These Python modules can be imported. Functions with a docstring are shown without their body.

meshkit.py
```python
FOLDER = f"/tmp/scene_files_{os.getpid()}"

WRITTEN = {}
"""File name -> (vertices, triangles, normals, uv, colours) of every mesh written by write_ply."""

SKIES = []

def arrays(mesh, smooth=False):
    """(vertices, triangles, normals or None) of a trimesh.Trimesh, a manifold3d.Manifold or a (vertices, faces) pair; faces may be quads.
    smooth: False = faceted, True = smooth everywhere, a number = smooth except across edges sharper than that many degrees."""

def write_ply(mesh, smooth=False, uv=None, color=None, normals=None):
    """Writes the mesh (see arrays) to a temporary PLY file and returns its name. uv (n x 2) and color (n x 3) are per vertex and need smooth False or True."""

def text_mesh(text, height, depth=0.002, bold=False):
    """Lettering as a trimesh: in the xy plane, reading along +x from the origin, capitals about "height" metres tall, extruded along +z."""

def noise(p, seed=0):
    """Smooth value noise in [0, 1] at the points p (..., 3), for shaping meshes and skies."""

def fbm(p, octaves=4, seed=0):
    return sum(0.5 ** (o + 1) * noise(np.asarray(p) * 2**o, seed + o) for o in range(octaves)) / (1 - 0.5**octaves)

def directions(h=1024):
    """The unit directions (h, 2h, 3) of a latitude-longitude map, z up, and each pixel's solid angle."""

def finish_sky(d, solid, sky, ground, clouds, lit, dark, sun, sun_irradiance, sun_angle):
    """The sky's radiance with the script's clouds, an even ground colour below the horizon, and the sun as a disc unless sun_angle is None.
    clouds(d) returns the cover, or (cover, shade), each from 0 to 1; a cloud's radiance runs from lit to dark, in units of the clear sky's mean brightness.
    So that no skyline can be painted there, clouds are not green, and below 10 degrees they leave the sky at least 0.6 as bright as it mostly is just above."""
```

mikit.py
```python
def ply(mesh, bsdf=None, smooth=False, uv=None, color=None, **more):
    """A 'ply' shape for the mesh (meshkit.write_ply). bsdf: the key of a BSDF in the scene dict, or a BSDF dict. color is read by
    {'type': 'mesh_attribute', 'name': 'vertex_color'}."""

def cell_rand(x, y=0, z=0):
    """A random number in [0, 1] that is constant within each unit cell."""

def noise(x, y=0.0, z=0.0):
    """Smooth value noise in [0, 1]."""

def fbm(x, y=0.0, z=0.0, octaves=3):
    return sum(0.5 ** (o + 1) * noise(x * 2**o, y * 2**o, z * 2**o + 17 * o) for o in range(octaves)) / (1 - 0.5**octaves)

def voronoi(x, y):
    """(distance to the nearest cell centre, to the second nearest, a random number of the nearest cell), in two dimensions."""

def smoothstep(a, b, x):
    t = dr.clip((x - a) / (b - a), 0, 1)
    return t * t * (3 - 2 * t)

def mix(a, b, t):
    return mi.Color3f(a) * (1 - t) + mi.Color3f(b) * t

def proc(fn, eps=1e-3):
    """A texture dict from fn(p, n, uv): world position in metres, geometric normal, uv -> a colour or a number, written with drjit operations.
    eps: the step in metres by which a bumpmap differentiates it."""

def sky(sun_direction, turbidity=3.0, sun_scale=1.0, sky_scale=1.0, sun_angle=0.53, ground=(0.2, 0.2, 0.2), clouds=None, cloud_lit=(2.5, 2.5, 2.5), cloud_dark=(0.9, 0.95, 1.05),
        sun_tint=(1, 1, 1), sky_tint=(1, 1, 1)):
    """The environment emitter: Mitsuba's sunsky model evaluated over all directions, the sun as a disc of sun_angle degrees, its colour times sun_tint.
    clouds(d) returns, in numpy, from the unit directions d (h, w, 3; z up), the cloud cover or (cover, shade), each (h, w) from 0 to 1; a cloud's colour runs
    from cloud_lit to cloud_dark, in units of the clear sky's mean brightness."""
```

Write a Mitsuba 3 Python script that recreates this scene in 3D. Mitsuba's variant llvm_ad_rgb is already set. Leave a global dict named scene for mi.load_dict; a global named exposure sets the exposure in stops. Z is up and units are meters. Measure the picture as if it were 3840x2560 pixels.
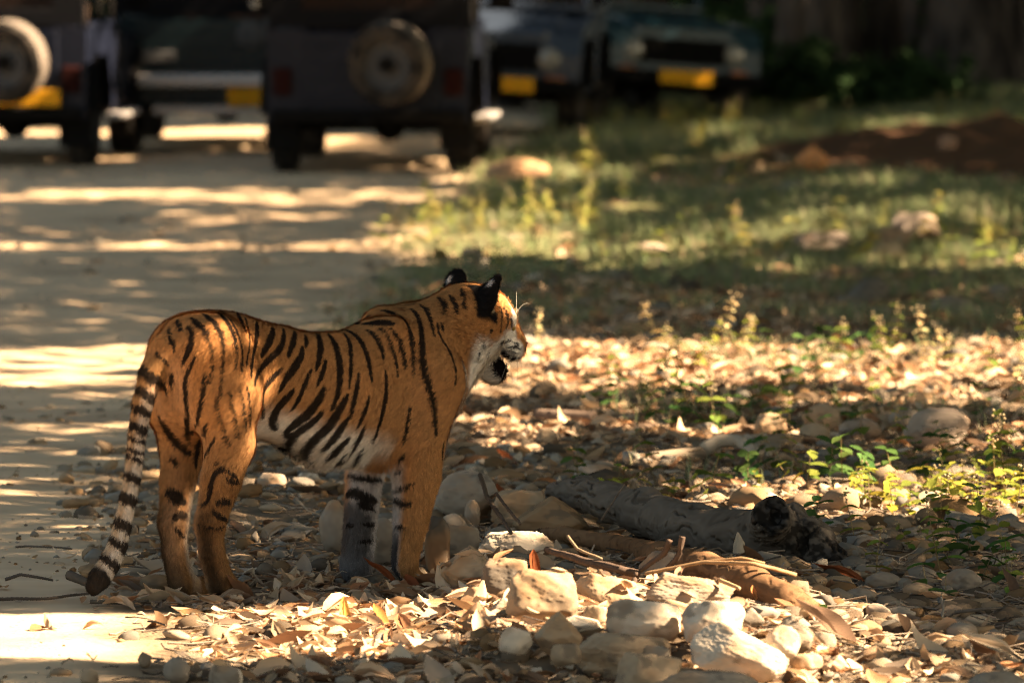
import math, random
import numpy as np, trimesh, mitsuba as mi, drjit as dr
import mikit, meshkit
from mikit import ply, proc, sky, noise, fbm, smoothstep, mix

rng = np.random.default_rng(7)
random.seed(7)
T = mi.ScalarTransform4f
scene, labels = {}, {}

# ---------------------------------------------------------------- camera, sky, exposure
FPX = 29500.0                                   # focal length in pixels of the 3840 px wide photograph (a long telephoto lens)
EYE = np.array([0.0, 0.0, 2.38])
PITCH = math.atan(1864 / FPX)
FWD = np.array([0, math.cos(PITCH), -math.sin(PITCH)])
RGT = np.array([1.0, 0, 0])
UPV = np.array([0, math.sin(PITCH), math.cos(PITCH)])
FOCUS = 25.4
scene['camera'] = {'type': 'thinlens', 'fov': math.degrees(2 * math.atan(1920 / FPX)), 'fov_axis': 'x',
                   'aperture_radius': 0.030, 'focus_distance': FOCUS, 'near_clip': 0.1, 'far_clip': 2000.0,
                   'to_world': T().look_at(origin=EYE.tolist(), target=(EYE + FWD).tolist(), up=[0, 0, 1])}
SUN = np.array([0.83, -0.16, 0.66]); SUN /= np.linalg.norm(SUN)
scene['sky'] = sky(SUN.tolist(), turbidity=3.5, sun_tint=(1.0, 0.95, 0.91), sky_tint=(1.0, 0.79, 0.57), sky_scale=0.36)
exposure = 4.8


def ray(px, py):
    d = FWD + (px - 1920) / FPX * RGT - (py - 1280) / FPX * UPV
    return d / d[1]                             # per metre of y


def gp(px, py, z=0.0):
    """The point at height z seen at a place of the photograph: how measured positions become metres."""
    d = ray(px, py)
    return EYE + d * ((z - EYE[2]) / d[2])


def at_y(px, py, y):
    return EYE + ray(px, py) * y


def unit(v):
    v = np.asarray(v, float)
    return v / (np.linalg.norm(v) + 1e-12)


# ---------------------------------------------------------------- mesh helpers
def tag(key, label=None, category=None, group=None, kind=None):
    labels[key] = {k: v for k, v in (('label', label), ('category', category), ('group', group), ('kind', kind)) if v}


def free(name):
    """The name, numbered when it is taken."""
    if name not in scene and name not in labels and not any(k.startswith(name + '__') for k in scene):
        return name
    n = _count.get(name, 1)
    while f'{name}_{n:03d}' in scene or f'{name}_{n:03d}' in labels:
        n += 1
    _count[name] = n + 1
    return f'{name}_{n:03d}'


_count = {}


def put(name, mesh, bsdf, smooth=False, parent=None, **kw):
    key = free((parent + '__' if parent else '') + name)
    scene[key] = ply(mesh, bsdf, smooth, **kw)
    return key


def cat(ms):
    """(vertices, faces, colours or None) of meshes given as (v, f) or (v, f, c)."""
    vs, fs, cs, n = [], [], [], 0
    for m in ms:
        vs.append(m[0]); fs.append(m[1] + n); n += len(m[0])
        if len(m) > 2:
            cs.append(m[2])
    return np.vstack(vs), np.vstack(fs), (np.vstack(cs) if cs else None)


def surface_nets(D, lo, h):
    """Triangles of the zero level of the distance grid D."""
    s = D < 0
    c = np.zeros(np.array(D.shape) - 1, int)
    for a in (0, 1):
        for b in (0, 1):
            for e in (0, 1):
                c += s[a:a + c.shape[0], b:b + c.shape[1], e:e + c.shape[2]]
    cells = np.argwhere((c > 0) & (c < 8))
    idx = -np.ones(c.shape, int)
    idx[tuple(cells.T)] = np.arange(len(cells))
    acc, cnt = np.zeros((len(cells), 3)), np.zeros((len(cells), 1))
    corner = [(a, b, e) for a in (0, 1) for b in (0, 1) for e in (0, 1)]
    for i, p in enumerate(corner):
        for q in corner[i + 1:]:
            if sum(abs(x - y) for x, y in zip(p, q)) != 1:
                continue
            da = D[tuple((cells + p).T)]; db = D[tuple((cells + q).T)]
            m = (da < 0) != (db < 0)
            t = da[m] / (da[m] - db[m])
            acc[m] += np.array(p) + t[:, None] * (np.array(q) - np.array(p)); cnt[m] += 1
    v = lo + h * (cells + acc / np.maximum(cnt, 1))
    quads = []
    for ax in range(3):
        n = [slice(None)] * 3; n2 = [slice(None)] * 3
        n[ax] = slice(0, -1); n2[ax] = slice(1, None)
        A, B = s[tuple(n)], s[tuple(n2)]
        for flip, M in ((False, A & ~B), (True, ~A & B)):
            e = np.argwhere(M)
            u, w = (ax + 1) % 3, (ax + 2) % 3
            ok = (e[:, u] > 0) & (e[:, w] > 0) & (e[:, u] < D.shape[u] - 1) & (e[:, w] < D.shape[w] - 1)
            e = e[ok]
            du, dw = np.zeros(3, int), np.zeros(3, int)
            du[u] = 1; dw[w] = 1
            q = np.stack([idx[tuple((e - du - dw).T)], idx[tuple((e - dw).T)], idx[tuple(e.T)], idx[tuple((e - du).T)]], 1)
            quads.append(q[:, ::-1] if flip else q)
    q = np.vstack(quads)
    q = q[(q >= 0).all(1)]
    return v, np.vstack([q[:, [0, 1, 2]], q[:, [0, 2, 3]]])


class Field:
    """A smooth union of ellipsoids and round cones on a grid."""

    def __init__(self, lo, hi, h):
        self.lo, self.h = np.asarray(lo, float), h
        self.n = np.ceil((np.asarray(hi) - self.lo) / h).astype(int) + 1
        self.D = np.full(self.n, 1.0, np.float32)

    def _sub(self, lo, hi):
        a = np.clip(np.floor((lo - self.lo) / self.h).astype(int), 0, self.n)
        b = np.clip(np.ceil((hi - self.lo) / self.h).astype(int) + 1, 0, self.n)
        sl = tuple(slice(x, y) for x, y in zip(a, b))
        g = np.stack(np.meshgrid(*[self.lo[i] + self.h * np.arange(a[i], b[i]) for i in range(3)], indexing='ij'), -1)
        return sl, g

    def _mix(self, sl, d, k, cut=False):
        o = self.D[sl]
        if cut:
            d = -d
            m = np.clip(0.5 - 0.5 * (o - d) / k, 0, 1)
            self.D[sl] = o + (d - o) * m + k * m * (1 - m)
        else:
            m = np.clip(0.5 + 0.5 * (o - d) / k, 0, 1)
            self.D[sl] = o + (d - o) * m - k * m * (1 - m)

    def ell(self, c, r, axes=None, k=0.05, cut=False):
        c, r = np.asarray(c, float), np.asarray(r, float)
        R = np.eye(3) if axes is None else np.asarray(axes, float)      # rows: the three axes
        ext = np.sqrt(((R * r[:, None]) ** 2).sum(0)) + k * 1.5 + 0.01
        sl, g = self._sub(c - ext, c + ext)
        q = (g - c) @ R.T
        k0 = np.linalg.norm(q / r, axis=-1); k1 = np.linalg.norm(q / r ** 2, axis=-1) + 1e-9
        self._mix(sl, np.where(k0 < 0.05, -0.95 * r.min(), k0 * (k0 - 1) / np.maximum(k1, 1e-6)), k, cut)

    def cone(self, a, b, ra, rb, k=0.04, cut=False, flat=None):
        self.chain([a, b], [ra, rb], k, cut, flat)

    def chain(self, pts, rs, k=0.04, cut=False, flat=None, inner=0.008):
        pts = np.asarray(pts, float)
        m = max(rs) + k * 1.5 + 0.01
        sl, g = self._sub(pts.min(0) - m, pts.max(0) + m)
        out = None
        for a, b, ra, rb in zip(pts[:-1], pts[1:], rs[:-1], rs[1:]):
            ab = b - a
            t = np.clip(((g - a) @ ab) / (ab @ ab), 0, 1)
            e = g - a - t[..., None] * ab
            if flat is not None:                                        # (axis, factor): thinner along an axis
                ax, fac = flat
                e = e + ((e @ ax) * (1 / fac - 1))[..., None] * ax
            d = np.linalg.norm(e, axis=-1) - (ra + (rb - ra) * t)
            if out is None:
                out = d
            else:
                w = np.clip(0.5 + 0.5 * (out - d) / inner, 0, 1)
                out = out + (d - out) * w - inner * w * (1 - w)
        self._mix(sl, out, k, cut)

    def mesh(self, subdiv=0, rounds=8):
        v, f = surface_nets(self.D, self.lo, self.h)
        v = even(v, f, rounds)
        for _ in range(subdiv):
            v, f = trimesh.remesh.subdivide(v, f)
            v = even(v, f, 3)
        return v, f


def even(v, f, rounds):
    """Taubin smoothing."""
    from scipy.sparse import coo_matrix
    e = np.vstack([f[:, [0, 1]], f[:, [1, 2]], f[:, [2, 0]]]); e = np.vstack([e, e[:, ::-1]])
    A = coo_matrix((np.ones(len(e)), (e[:, 0], e[:, 1])), shape=(len(v),) * 2).tocsr()
    A.data[:] = 1.0
    deg = np.maximum(np.asarray(A.sum(1)), 1)
    alone = deg[:, 0] < 3
    for k in range(rounds * 2):
        d = (A @ v) / deg - v
        d[alone] = 0
        v = v + (0.5 if k % 2 == 0 else -0.52) * d
    return v


def vnormals(v, f):
    n = np.zeros_like(v)
    fn = np.cross(v[f[:, 1]] - v[f[:, 0]], v[f[:, 2]] - v[f[:, 0]])
    for k in range(3):
        np.add.at(n, f[:, k], fn)
    return n / (np.linalg.norm(n, axis=1, keepdims=True) + 1e-12)


def tube(points, radii, sides=6, caps=True):
    p = np.asarray(points, float)
    r = np.broadcast_to(radii, (len(p),))
    t = np.gradient(p, axis=0)
    t /= np.linalg.norm(t, axis=1, keepdims=True) + 1e-12
    a = np.cross(t, np.where(np.abs(t[:, 2:]) < 0.9, [0, 0, 1.0], [1.0, 0, 0]))
    a /= np.linalg.norm(a, axis=1, keepdims=True) + 1e-12
    b, ang = np.cross(t, a), np.arange(sides) * 2 * np.pi / sides
    v = (p[:, None] + r[:, None, None] * (np.cos(ang)[None, :, None] * a[:, None] + np.sin(ang)[None, :, None] * b[:, None])).reshape(-1, 3)
    i, j = np.meshgrid(np.arange(len(p) - 1), np.arange(sides), indexing='ij')
    q = np.stack([i * sides + j, i * sides + (j + 1) % sides, (i + 1) * sides + (j + 1) % sides, (i + 1) * sides + j], -1).reshape(-1, 4)
    f = np.vstack([q[:, [0, 2, 1]], q[:, [0, 3, 2]]])
    if caps:
        n = len(v)
        v = np.vstack([v, p[:1], p[-1:]])
        j = np.arange(sides); L = (len(p) - 1) * sides
        f = np.vstack([f, np.stack([j, (j + 1) % sides, j * 0 + n], 1), np.stack([L + (j + 1) % sides, L + j, j * 0 + n + 1], 1)])
    return v, f


def ss(a, b, x):
    t = np.clip((x - a) / (b - a), 0, 1)
    return t * t * (3 - 2 * t)


def lerp(c, to, w):
    return c + (np.asarray(to) - c) * w[:, None]


def srgb(r, g, b):
    """A colour picked as it looks on a screen, 0 to 255, as a linear one."""
    c = np.array([r, g, b]) / 255.0
    return np.where(c <= 0.04045, c / 12.92, ((c + 0.055) / 1.055) ** 2.4)


scene['vertex_matte'] = {'type': 'twosided', 'bsdf': {'type': 'diffuse', 'reflectance': {'type': 'mesh_attribute', 'name': 'vertex_color'}}}
# ---------------------------------------------------------------- the ground: a dusty track on the left, stony litter and grass on the right
def road_edge(y):
    return np.interp(y, [15, 23, 25, 27.2, 30, 36, 46, 57, 70, 120], [-1.25, -1.22, -1.30, -1.40, -1.62, -1.05, -0.62, -0.20, 0.25, 1.6])


def ground_z(x, y):
    x, y = np.asarray(x, float), np.asarray(y, float)
    p = np.stack([x, y, 0 * x], -1)
    e = x - road_edge(y)
    off = ss(-0.1, 0.5, e)                                              # 0 on the track
    z = (meshkit.fbm(p * 1.3, 3, 1) - .5) * (0.035 + 0.05 * off) + (meshkit.fbm(p * 7, 3, 2) - .5) * (0.014 + 0.022 * off)
    z += (meshkit.fbm(p * [0.5, 4.0, 1], 2, 6) - .5) * 0.034 * (1 - off)
    z = z * ss(10, 40, np.abs(y - 25) * 12 + 8)                         # calm near the paws
    z -= 0.030 * np.exp(-(((x + .43) / .16) ** 2 + ((y - 25.35) / .3) ** 2))
    z += 0.085 * ss(-.30, .0, x) * ss(1.15, .75, x) * ss(25.9, 25.0, y) * ss(22.2, 23.0, y)           # bank of stones
    z += (0.26 + (meshkit.fbm(p * 2.2, 3, 8) - .5) * .3) * np.exp(-(((x - 4.4) / 2.6) ** 4 + ((y - 58.6) / 2.0) ** 2))
    z -= 0.14 * np.exp(-(((x - 1.4) / 2.4) ** 2 + ((y - 70.5) / 3.5) ** 2))
    z += 0.5 * (meshkit.fbm(p * .06, 2, 5) - .5) * ss(80, 160, np.abs(y) + np.abs(x))
    return z


def onto(px, py, lift):
    """The point seen there in the photograph that is this much above the ground."""
    p = gp(px, py, lift)
    for _ in range(4):
        p = gp(px, py, lift + max(0.0, float(ground_z(p[0], p[1]))))
    return p


def _spacing(stops):
    out = [np.array([stops[0][0]])]
    for (a, _), (b, step) in zip(stops[:-1], stops[1:]):
        out.append(np.linspace(a, b, max(2, int(abs(b - a) / step) + 1))[1:])
    return np.concatenate(out)


GX = _spacing([(-400, 0), (-60, 30), (-12, 3), (-4.2, .4), (4.2, .045), (7, .15), (14, .5), (60, 4), (400, 40)])
GY = _spacing([(-300, 0), (-20, 30), (16, 3), (21.6, .4), (31, .04), (40, .08), (76, .14), (100, .6), (200, 6), (700, 50)])
gx, gy = np.meshgrid(GX, GY, indexing='ij')
gv = np.stack([gx, gy, ground_z(gx, gy)], -1).reshape(-1, 3)
_i, _j = np.meshgrid(np.arange(len(GX) - 1), np.arange(len(GY) - 1), indexing='ij')
_k = (_i * len(GY) + _j).ravel()
gf = np.vstack([np.stack([_k, _k + len(GY), _k + len(GY) + 1], 1), np.stack([_k, _k + len(GY) + 1, _k + 1], 1)])


def ground_colour(v):
    x, y = v[:, 0], v[:, 1]
    p = np.stack([x, y, 0 * x], -1)
    e = x - road_edge(y) + (meshkit.fbm(p * 2.5, 3, 11) - .5) * .5
    dust = np.array([.53, .385, .24]) * (0.78 + 0.44 * meshkit.fbm(p * [3, 6, 1], 4, 12))[:, None]
    dust = lerp(dust, [.36, .255, .16], ss(.45, .7, meshkit.fbm(p * [1.2, 3, 1], 4, 15)) * .75)
    soil = np.array([.135, .098, .064]) * (0.65 + 0.7 * meshkit.fbm(p * 9, 4, 13))[:, None]
    moss = np.array([.17, .165, .075]) * (0.6 + 0.8 * meshkit.fbm(p * 5, 4, 14))[:, None]
    c = lerp(dust, soil, ss(-.05, .3, e))
    c = c + (moss - c) * (ss(.0, .5, e) * ss(38, 44, y + (meshkit.fbm(p * 1.1, 3, 16) - .5) * 6))[:, None]
    bank = np.exp(-(((x - 4.4) / 2.7) ** 4 + ((y - 58.0) / 2.4) ** 2))
    c = lerp(c, [.105, .055, .034], np.clip(bank * 1.8, 0, 1) * .95)
    c = lerp(c, [.06, .05, .03], ss(71, 76, y) * ss(-2, 2, x + (y - 71) * .4))
    return np.clip(c, .01, .9)


scene['ground_earth'] = {'type': 'twosided', 'bsdf': {'type': 'bumpmap', 'scale': 1.0,
    'arbitrary': proc(lambda p, n, uv: 0.016 * fbm(p.x * 22, p.y * 22, 0, 4) + 0.006 * fbm(p.x * 110, p.y * 110, 0, 2), 2e-3),
    'bsdf': {'type': 'diffuse', 'reflectance': {'type': 'mesh_attribute', 'name': 'vertex_color'}}}}
scene['ground'] = ply((gv, gf), 'ground_earth', True, color=ground_colour(gv))
tag('ground', kind='structure')
# ---------------------------------------------------------------- unseen trees out of view at the right, their leaves placed to shade the ground in bands
# gaps left in the unseen leaves, as ground areas for the sun to reach: x0, x1, y0, y1, share (in patches; negative: evenly, through thin foliage), softness
LIT = [(-3.2, 1.15, 22.90, 24.28, 1.0, .10), (1.0, 2.2, 22.2, 23.4, .55, .15),
       (-4.0, -1.16, 24.80, 24.88, -.9, .04), (-4.0, -1.42, 24.88, 24.98, -.7, .05), (-4.0, -1.60, 25.32, 25.42, -.7, .05),
       (-1.88, -1.45, 24.74, 24.95, -.75, .06),                         # past the tiger's right thigh
       (-1.12, -.74, 25.87, 26.10, 1.0, .04),                          # past its face
       (-.32, .05, 25.42, 25.66, 1.0, .04), (.26, 1.15, 22.12, 22.95, 1.0, .06),
       (-2.35, -1.7, 56.8, 57.25, -.7, .1), (-5.2, -4.2, 57.65, 58.2, 1.0, .1), (2.6, 3.3, 79.8, 80.6, -.7, .1),
       (-7, -1.3, 28, 62, -.07, .5), (-1.3, -.3, 40, 62, -.07, .5), (-6, -1.3, 25.6, 28, -.10, .3),
       (-7, -.4, 34.4, 37.2, -.88, .7), (-.4, 4.2, 34.2, 37.3, .88, .5), (-.3, 2.8, 31.0, 34.2, .36, .6), (2.4, 4.5, 29.8, 34, .40, .6),
       (-6, -1.2, 33.6, 34.6, -.35, .3), (-6, -1.6, 38.5, 39.3, -.45, .2), (-6, -1.0, 31.92, 32.18, -.6, .10), (-6, -.9, 30.8, 31.05, -.6, .10), (-6, -1.0, 29.38, 29.56, -.6, .08), (-6, -.9, 28.74, 28.95, -.75, .08),
       (-5.5, .1, 46.25, 47.15, -.80, .4), (-6, -1.8, 47.9, 48.6, -.40, .3), (-2.2, -1.0, 49.8, 50.9, -.7, .3), (-6, -.4, 52.3, 54.3, -.80, .6),
       (-6, -.2, 57.9, 59.6, -.85, .3), (-6, -1.3, 61.6, 66.0, .95, .5),
       (-.9, .4, 45.6, 49.4, .70, .5), (-.6, 4.0, 44.0, 48.2, .26, .6), (0, 5, 48.2, 52.5, .13, .6), (-.4, .7, 54.5, 58.0, .7, .5), (0, 3, 52.5, 60, .05, .6), (1, 8, 63, 66.5, .14, .6), (-.8, 4.5, 37.5, 44, -.09, .6), (0, 5, 49, 60, -.05, .6),
       (.70, 2.2, 27.55, 28.75, 1.0, .2), (0.4, 2.4, 28.75, 30.2, .18, .2)]


def sunlit(x, y):
    """The share of the sun meant to reach this place on the ground through the unseen crowns."""
    p = np.stack([x, y, 0 * x], -1)
    wob = (meshkit.fbm(p * [1.1, 2.2, 1], 3, 21) - .5)
    spot = meshkit.fbm(p * [2.4, 3.2, 1], 3, 22)
    out = np.zeros(len(x))
    for x0, x1, y0, y1, share, soft in LIT:
        yy = y + wob * soft * 1.6
        xx = x + wob * .8
        m = ss(x0 - .2, x0 + .2, xx) * ss(x1 + .2, x1 - .2, xx) * ss(y0 - soft * .5, y0 + soft * .5, yy) * ss(y1 + soft * .5, y1 - soft * .5, yy)
        if share < 0:
            m = m * -share
        elif share < .97:
            lo = np.quantile(spot, 1 - share) if len(spot) > 50 else 1 - share
            m = m * ss(lo - .04, lo + .05, spot)
        out = np.maximum(out, m)
    return out


def leaf_quads(p, size, r, flatness=.6):
    """Leaves: four-cornered blades, bent along the midrib, at the points p."""
    k = len(p)
    n = r.normal(size=(k, 3)) * [1, 1, .5] + [0, 0, flatness]
    n /= np.linalg.norm(n, axis=1, keepdims=True)
    a = np.cross(n, r.normal(size=(k, 3))); a /= np.linalg.norm(a, axis=1, keepdims=True)
    b = np.cross(n, a)
    L, W = (size * (0.7 + .6 * r.random(k)))[:, None], None
    W = L * .5
    v = np.stack([p - a * L, p + b * W + n * L * .15, p + a * L, p - b * W + n * L * .15], 1)
    f = np.array([[0, 1, 2], [0, 2, 3]])
    return v.reshape(-1, 3), (f[None] + 4 * np.arange(k)[:, None, None]).reshape(-1, 3)


scene['tree_foliage'] = {'type': 'principledthin', 'base_color': {'type': 'rgb', 'value': [.085, .11, .035]}, 'roughness': .55, 'diff_trans': .55, 'spec_trans': 0.0}
scene['bark'] = {'type': 'twosided', 'bsdf': {'type': 'bumpmap', 'scale': 1.0, 'arbitrary': proc(lambda p, n, uv: .02 * fbm(p.x * 14, p.y * 14, p.z * 3.5, 4), 4e-3),
    'bsdf': {'type': 'diffuse', 'reflectance': proc(lambda p, n, uv: mix([.026, .023, .022], [.10, .085, .074], smoothstep(.3, .7, fbm(p.x * 7, p.y * 7, p.z * 1.2, 4))))}}}


def trunk_mesh(x, y, h, r0, seed, targets=()):
    r = np.random.default_rng(seed)
    z0 = float(ground_z(x, y)) - .15
    t = np.linspace(0, 1, 12)
    bend = r.normal(0, .25, 2)
    p = np.stack([x + bend[0] * t ** 2, y + bend[1] * t ** 2, z0 + (h + .15) * t], 1)
    rad = r0 * (1 - .62 * t) * (1 + .7 * np.exp(-t * 22))
    ms = [tube(p, rad, 12)]
    for q in targets:
        k = int(r.integers(5, 11))
        s = np.linspace(0, 1, 6)[:, None]
        a = p[k] + (q - p[k]) * s + np.array([0, 0, .35]) * np.sin(np.pi * s)
        ms.append(tube(a, np.linspace(rad[k] * .28, .008, 6), 6))
    v, f, _ = cat(ms)
    return v + vnormals(v, f) * ((meshkit.fbm(v * [5, 5, 1.2], 3, seed) - .5) * r0 * .35)[:, None], f


def unseen_canopy():  # leaves of the unseen trees, left out wherever the sun should reach
    r = np.random.default_rng(5)
    lay = []
    for (x0, x1, y0, y1, dens, size, h0, h1) in ((-2.4, -.2, 24.5, 26.3, 1700, .06, 3.4, 5.6), (-4.5, 2.6, 21.3, 28.0, 1300, .062, 3.4, 5.6), (-6.5, 6, 28.0, 42, 440, .115, 3.6, 6.4), (-7, 8, 42, 72, 270, .15, 3.8, 7.5), (-9, 17, 72, 104, 42, .30, 4.5, 9), (-8, 6, 15, 21.3, 150, .16, 4, 7)):
        k = int((x1 - x0) * (y1 - y0) * dens)
        x, y = r.uniform(x0, x1, k), r.uniform(y0, y1, k)
        m = size * .7
        keep = r.random(k) > np.maximum.reduce([sunlit(x + a, y + b) for a, b in ((0, 0), (m, 0), (-m, 0), (0, m), (0, -m))])
        x, y = x[keep], y[keep]
        h = r.uniform(h0, h1, len(x))
        p = np.stack([x, y, 0 * x], 1) + SUN * (h / SUN[2])[:, None]
        lay.append((p, np.full(len(p), size)))
    P, Z = np.vstack([a for a, _ in lay]), np.concatenate([b for _, b in lay])
    trunks = [(9.2, 17.5, .20), (7.6, 22.6, .16), (10.4, 26.3, .22), (8.6, 31.5, .20), (11.5, 35.8, .24), (9.4, 41.0, .20), (12.6, 46.5, .26), (10.0, 52.5, .22), (13.0, 58.0, .25), (10.8, 64.5, .22), (13.6, 70.5, .25)]
    C = np.array([[a, b] for a, b, _ in trunks])
    d = ((P[:, None, :2] - C[None]) ** 2).sum(-1) + r.random((len(P), 1)) * 1.0
    own = d.argmin(1)
    for i, (x, y, r0) in enumerate(trunks):
        q, s = P[own == i], Z[own == i]
        if not len(q):
            continue
        key = free('unseen_shade_tree')
        tag(key, 'unseen broadleaf tree out of view at the right, its leaves placed to shade the ground in bands', 'tree', 'unseen trees out of view that shade the ground')
        scene[key + '__crown'] = ply(leaf_quads(q, s, r), 'tree_foliage', False)
        tag(key + '__crown', kind='stuff')
        tips = q[r.choice(len(q), 9)]
        scene[key + '__trunk'] = ply(trunk_mesh(x, y, 5.2, r0, 300 + i, tips), 'bark', True)


unseen_canopy()


# ---------------------------------------------------------------- the dark forest behind
FAR = [(2965, 77.0, .15, 'dark straight trunk at the right edge of the farthest green car'), (3060, 79, .26, None), (3170, 79.8, .17, None), (3310, 80.0, .19, 'trunk with a faintly lit bark patch in the middle of the dark forest'),
       (3440, 82, .30, None), (3545, 79.2, .22, 'trunk with a pale strip near the top of the picture, beside the faintly lit one'), (3640, 79, .34, 'broad dark trunk near the right edge of the forest'), (3760, 80.5, .24, None), (3830, 83, .3, None),
       (2890, 84, .24, None), (3230, 88, .3, None), (3390, 92, .3, None), (3700, 92, .3, None)]


def far_forest():
    r = np.random.default_rng(9)
    seen = [(at_y(px, 400, y)[0], y, r0, lab) for px, y, r0, lab in FAR]
    more = [(r.uniform(-30, 34), r.uniform(76, 120), r.uniform(.18, .4), 0) for _ in range(70)]  # more trees, mostly out of view, dense crowns keep sky and sun out
    more = [m for m in more if not (-7 < m[0] < 1.2 and m[1] < 88)]
    for i, (x, y, r0, lab) in enumerate(seen + more):
        key = free('forest_tree')
        if lab:
            tag(key, lab, 'tree')
        else:
            tag(key, 'one of the dark tree trunks standing close together in the forest behind the cars', 'tree', 'trees of the dark forest behind')
        scene[key + '__trunk'] = ply(trunk_mesh(x, y, 7.5, r0, 500 + i), 'bark', True)
        k = 520
        u = r.normal(size=(k, 3)); u /= np.linalg.norm(u, axis=1, keepdims=True)
        q = u * (r.random((k, 1)) ** .4) * [3.8, 3.8, 2.6] + [x, y, 7.2 + r.uniform(-1, 1.5)]
        scene[key + '__crown'] = ply(leaf_quads(q, np.full(k, .42), r), 'tree_foliage', False)
        tag(key + '__crown', kind='stuff')


far_forest()


def shrub(px, y, w, h, label, seed, group=None, k=700):
    r = np.random.default_rng(seed)
    x = at_y(px, 400, y)[0]
    z0 = float(ground_z(x, y))
    q = r.normal(size=(k, 3)) * [.45, .4, .4]; q[:, 2] = np.abs(q[:, 2]) * (1.2 - .5 * np.abs(q[:, 0]))
    q = np.clip(q, -1.1, 1.1) * [w, w * .7, h] + [x, y, z0 + .05]
    key = free('shrub')
    tag(key, label, 'shrub', group)
    scene[key + '__foliage'] = ply(leaf_quads(q, np.full(k, .09), r), 'shrub_foliage', False)
    st = []
    for i in range(7):
        e = q[r.integers(len(q))]
        s = np.linspace(0, 1, 5)[:, None]
        st.append(tube(np.array([x, y, z0 - .05]) + (e - [x, y, z0 - .05]) * s + r.normal(0, .02, (5, 3)), np.linspace(.014, .004, 5), 5))
    v, f, _ = cat(st)
    scene[key + '__stem'] = ply((v, f), 'bark', True)


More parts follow.
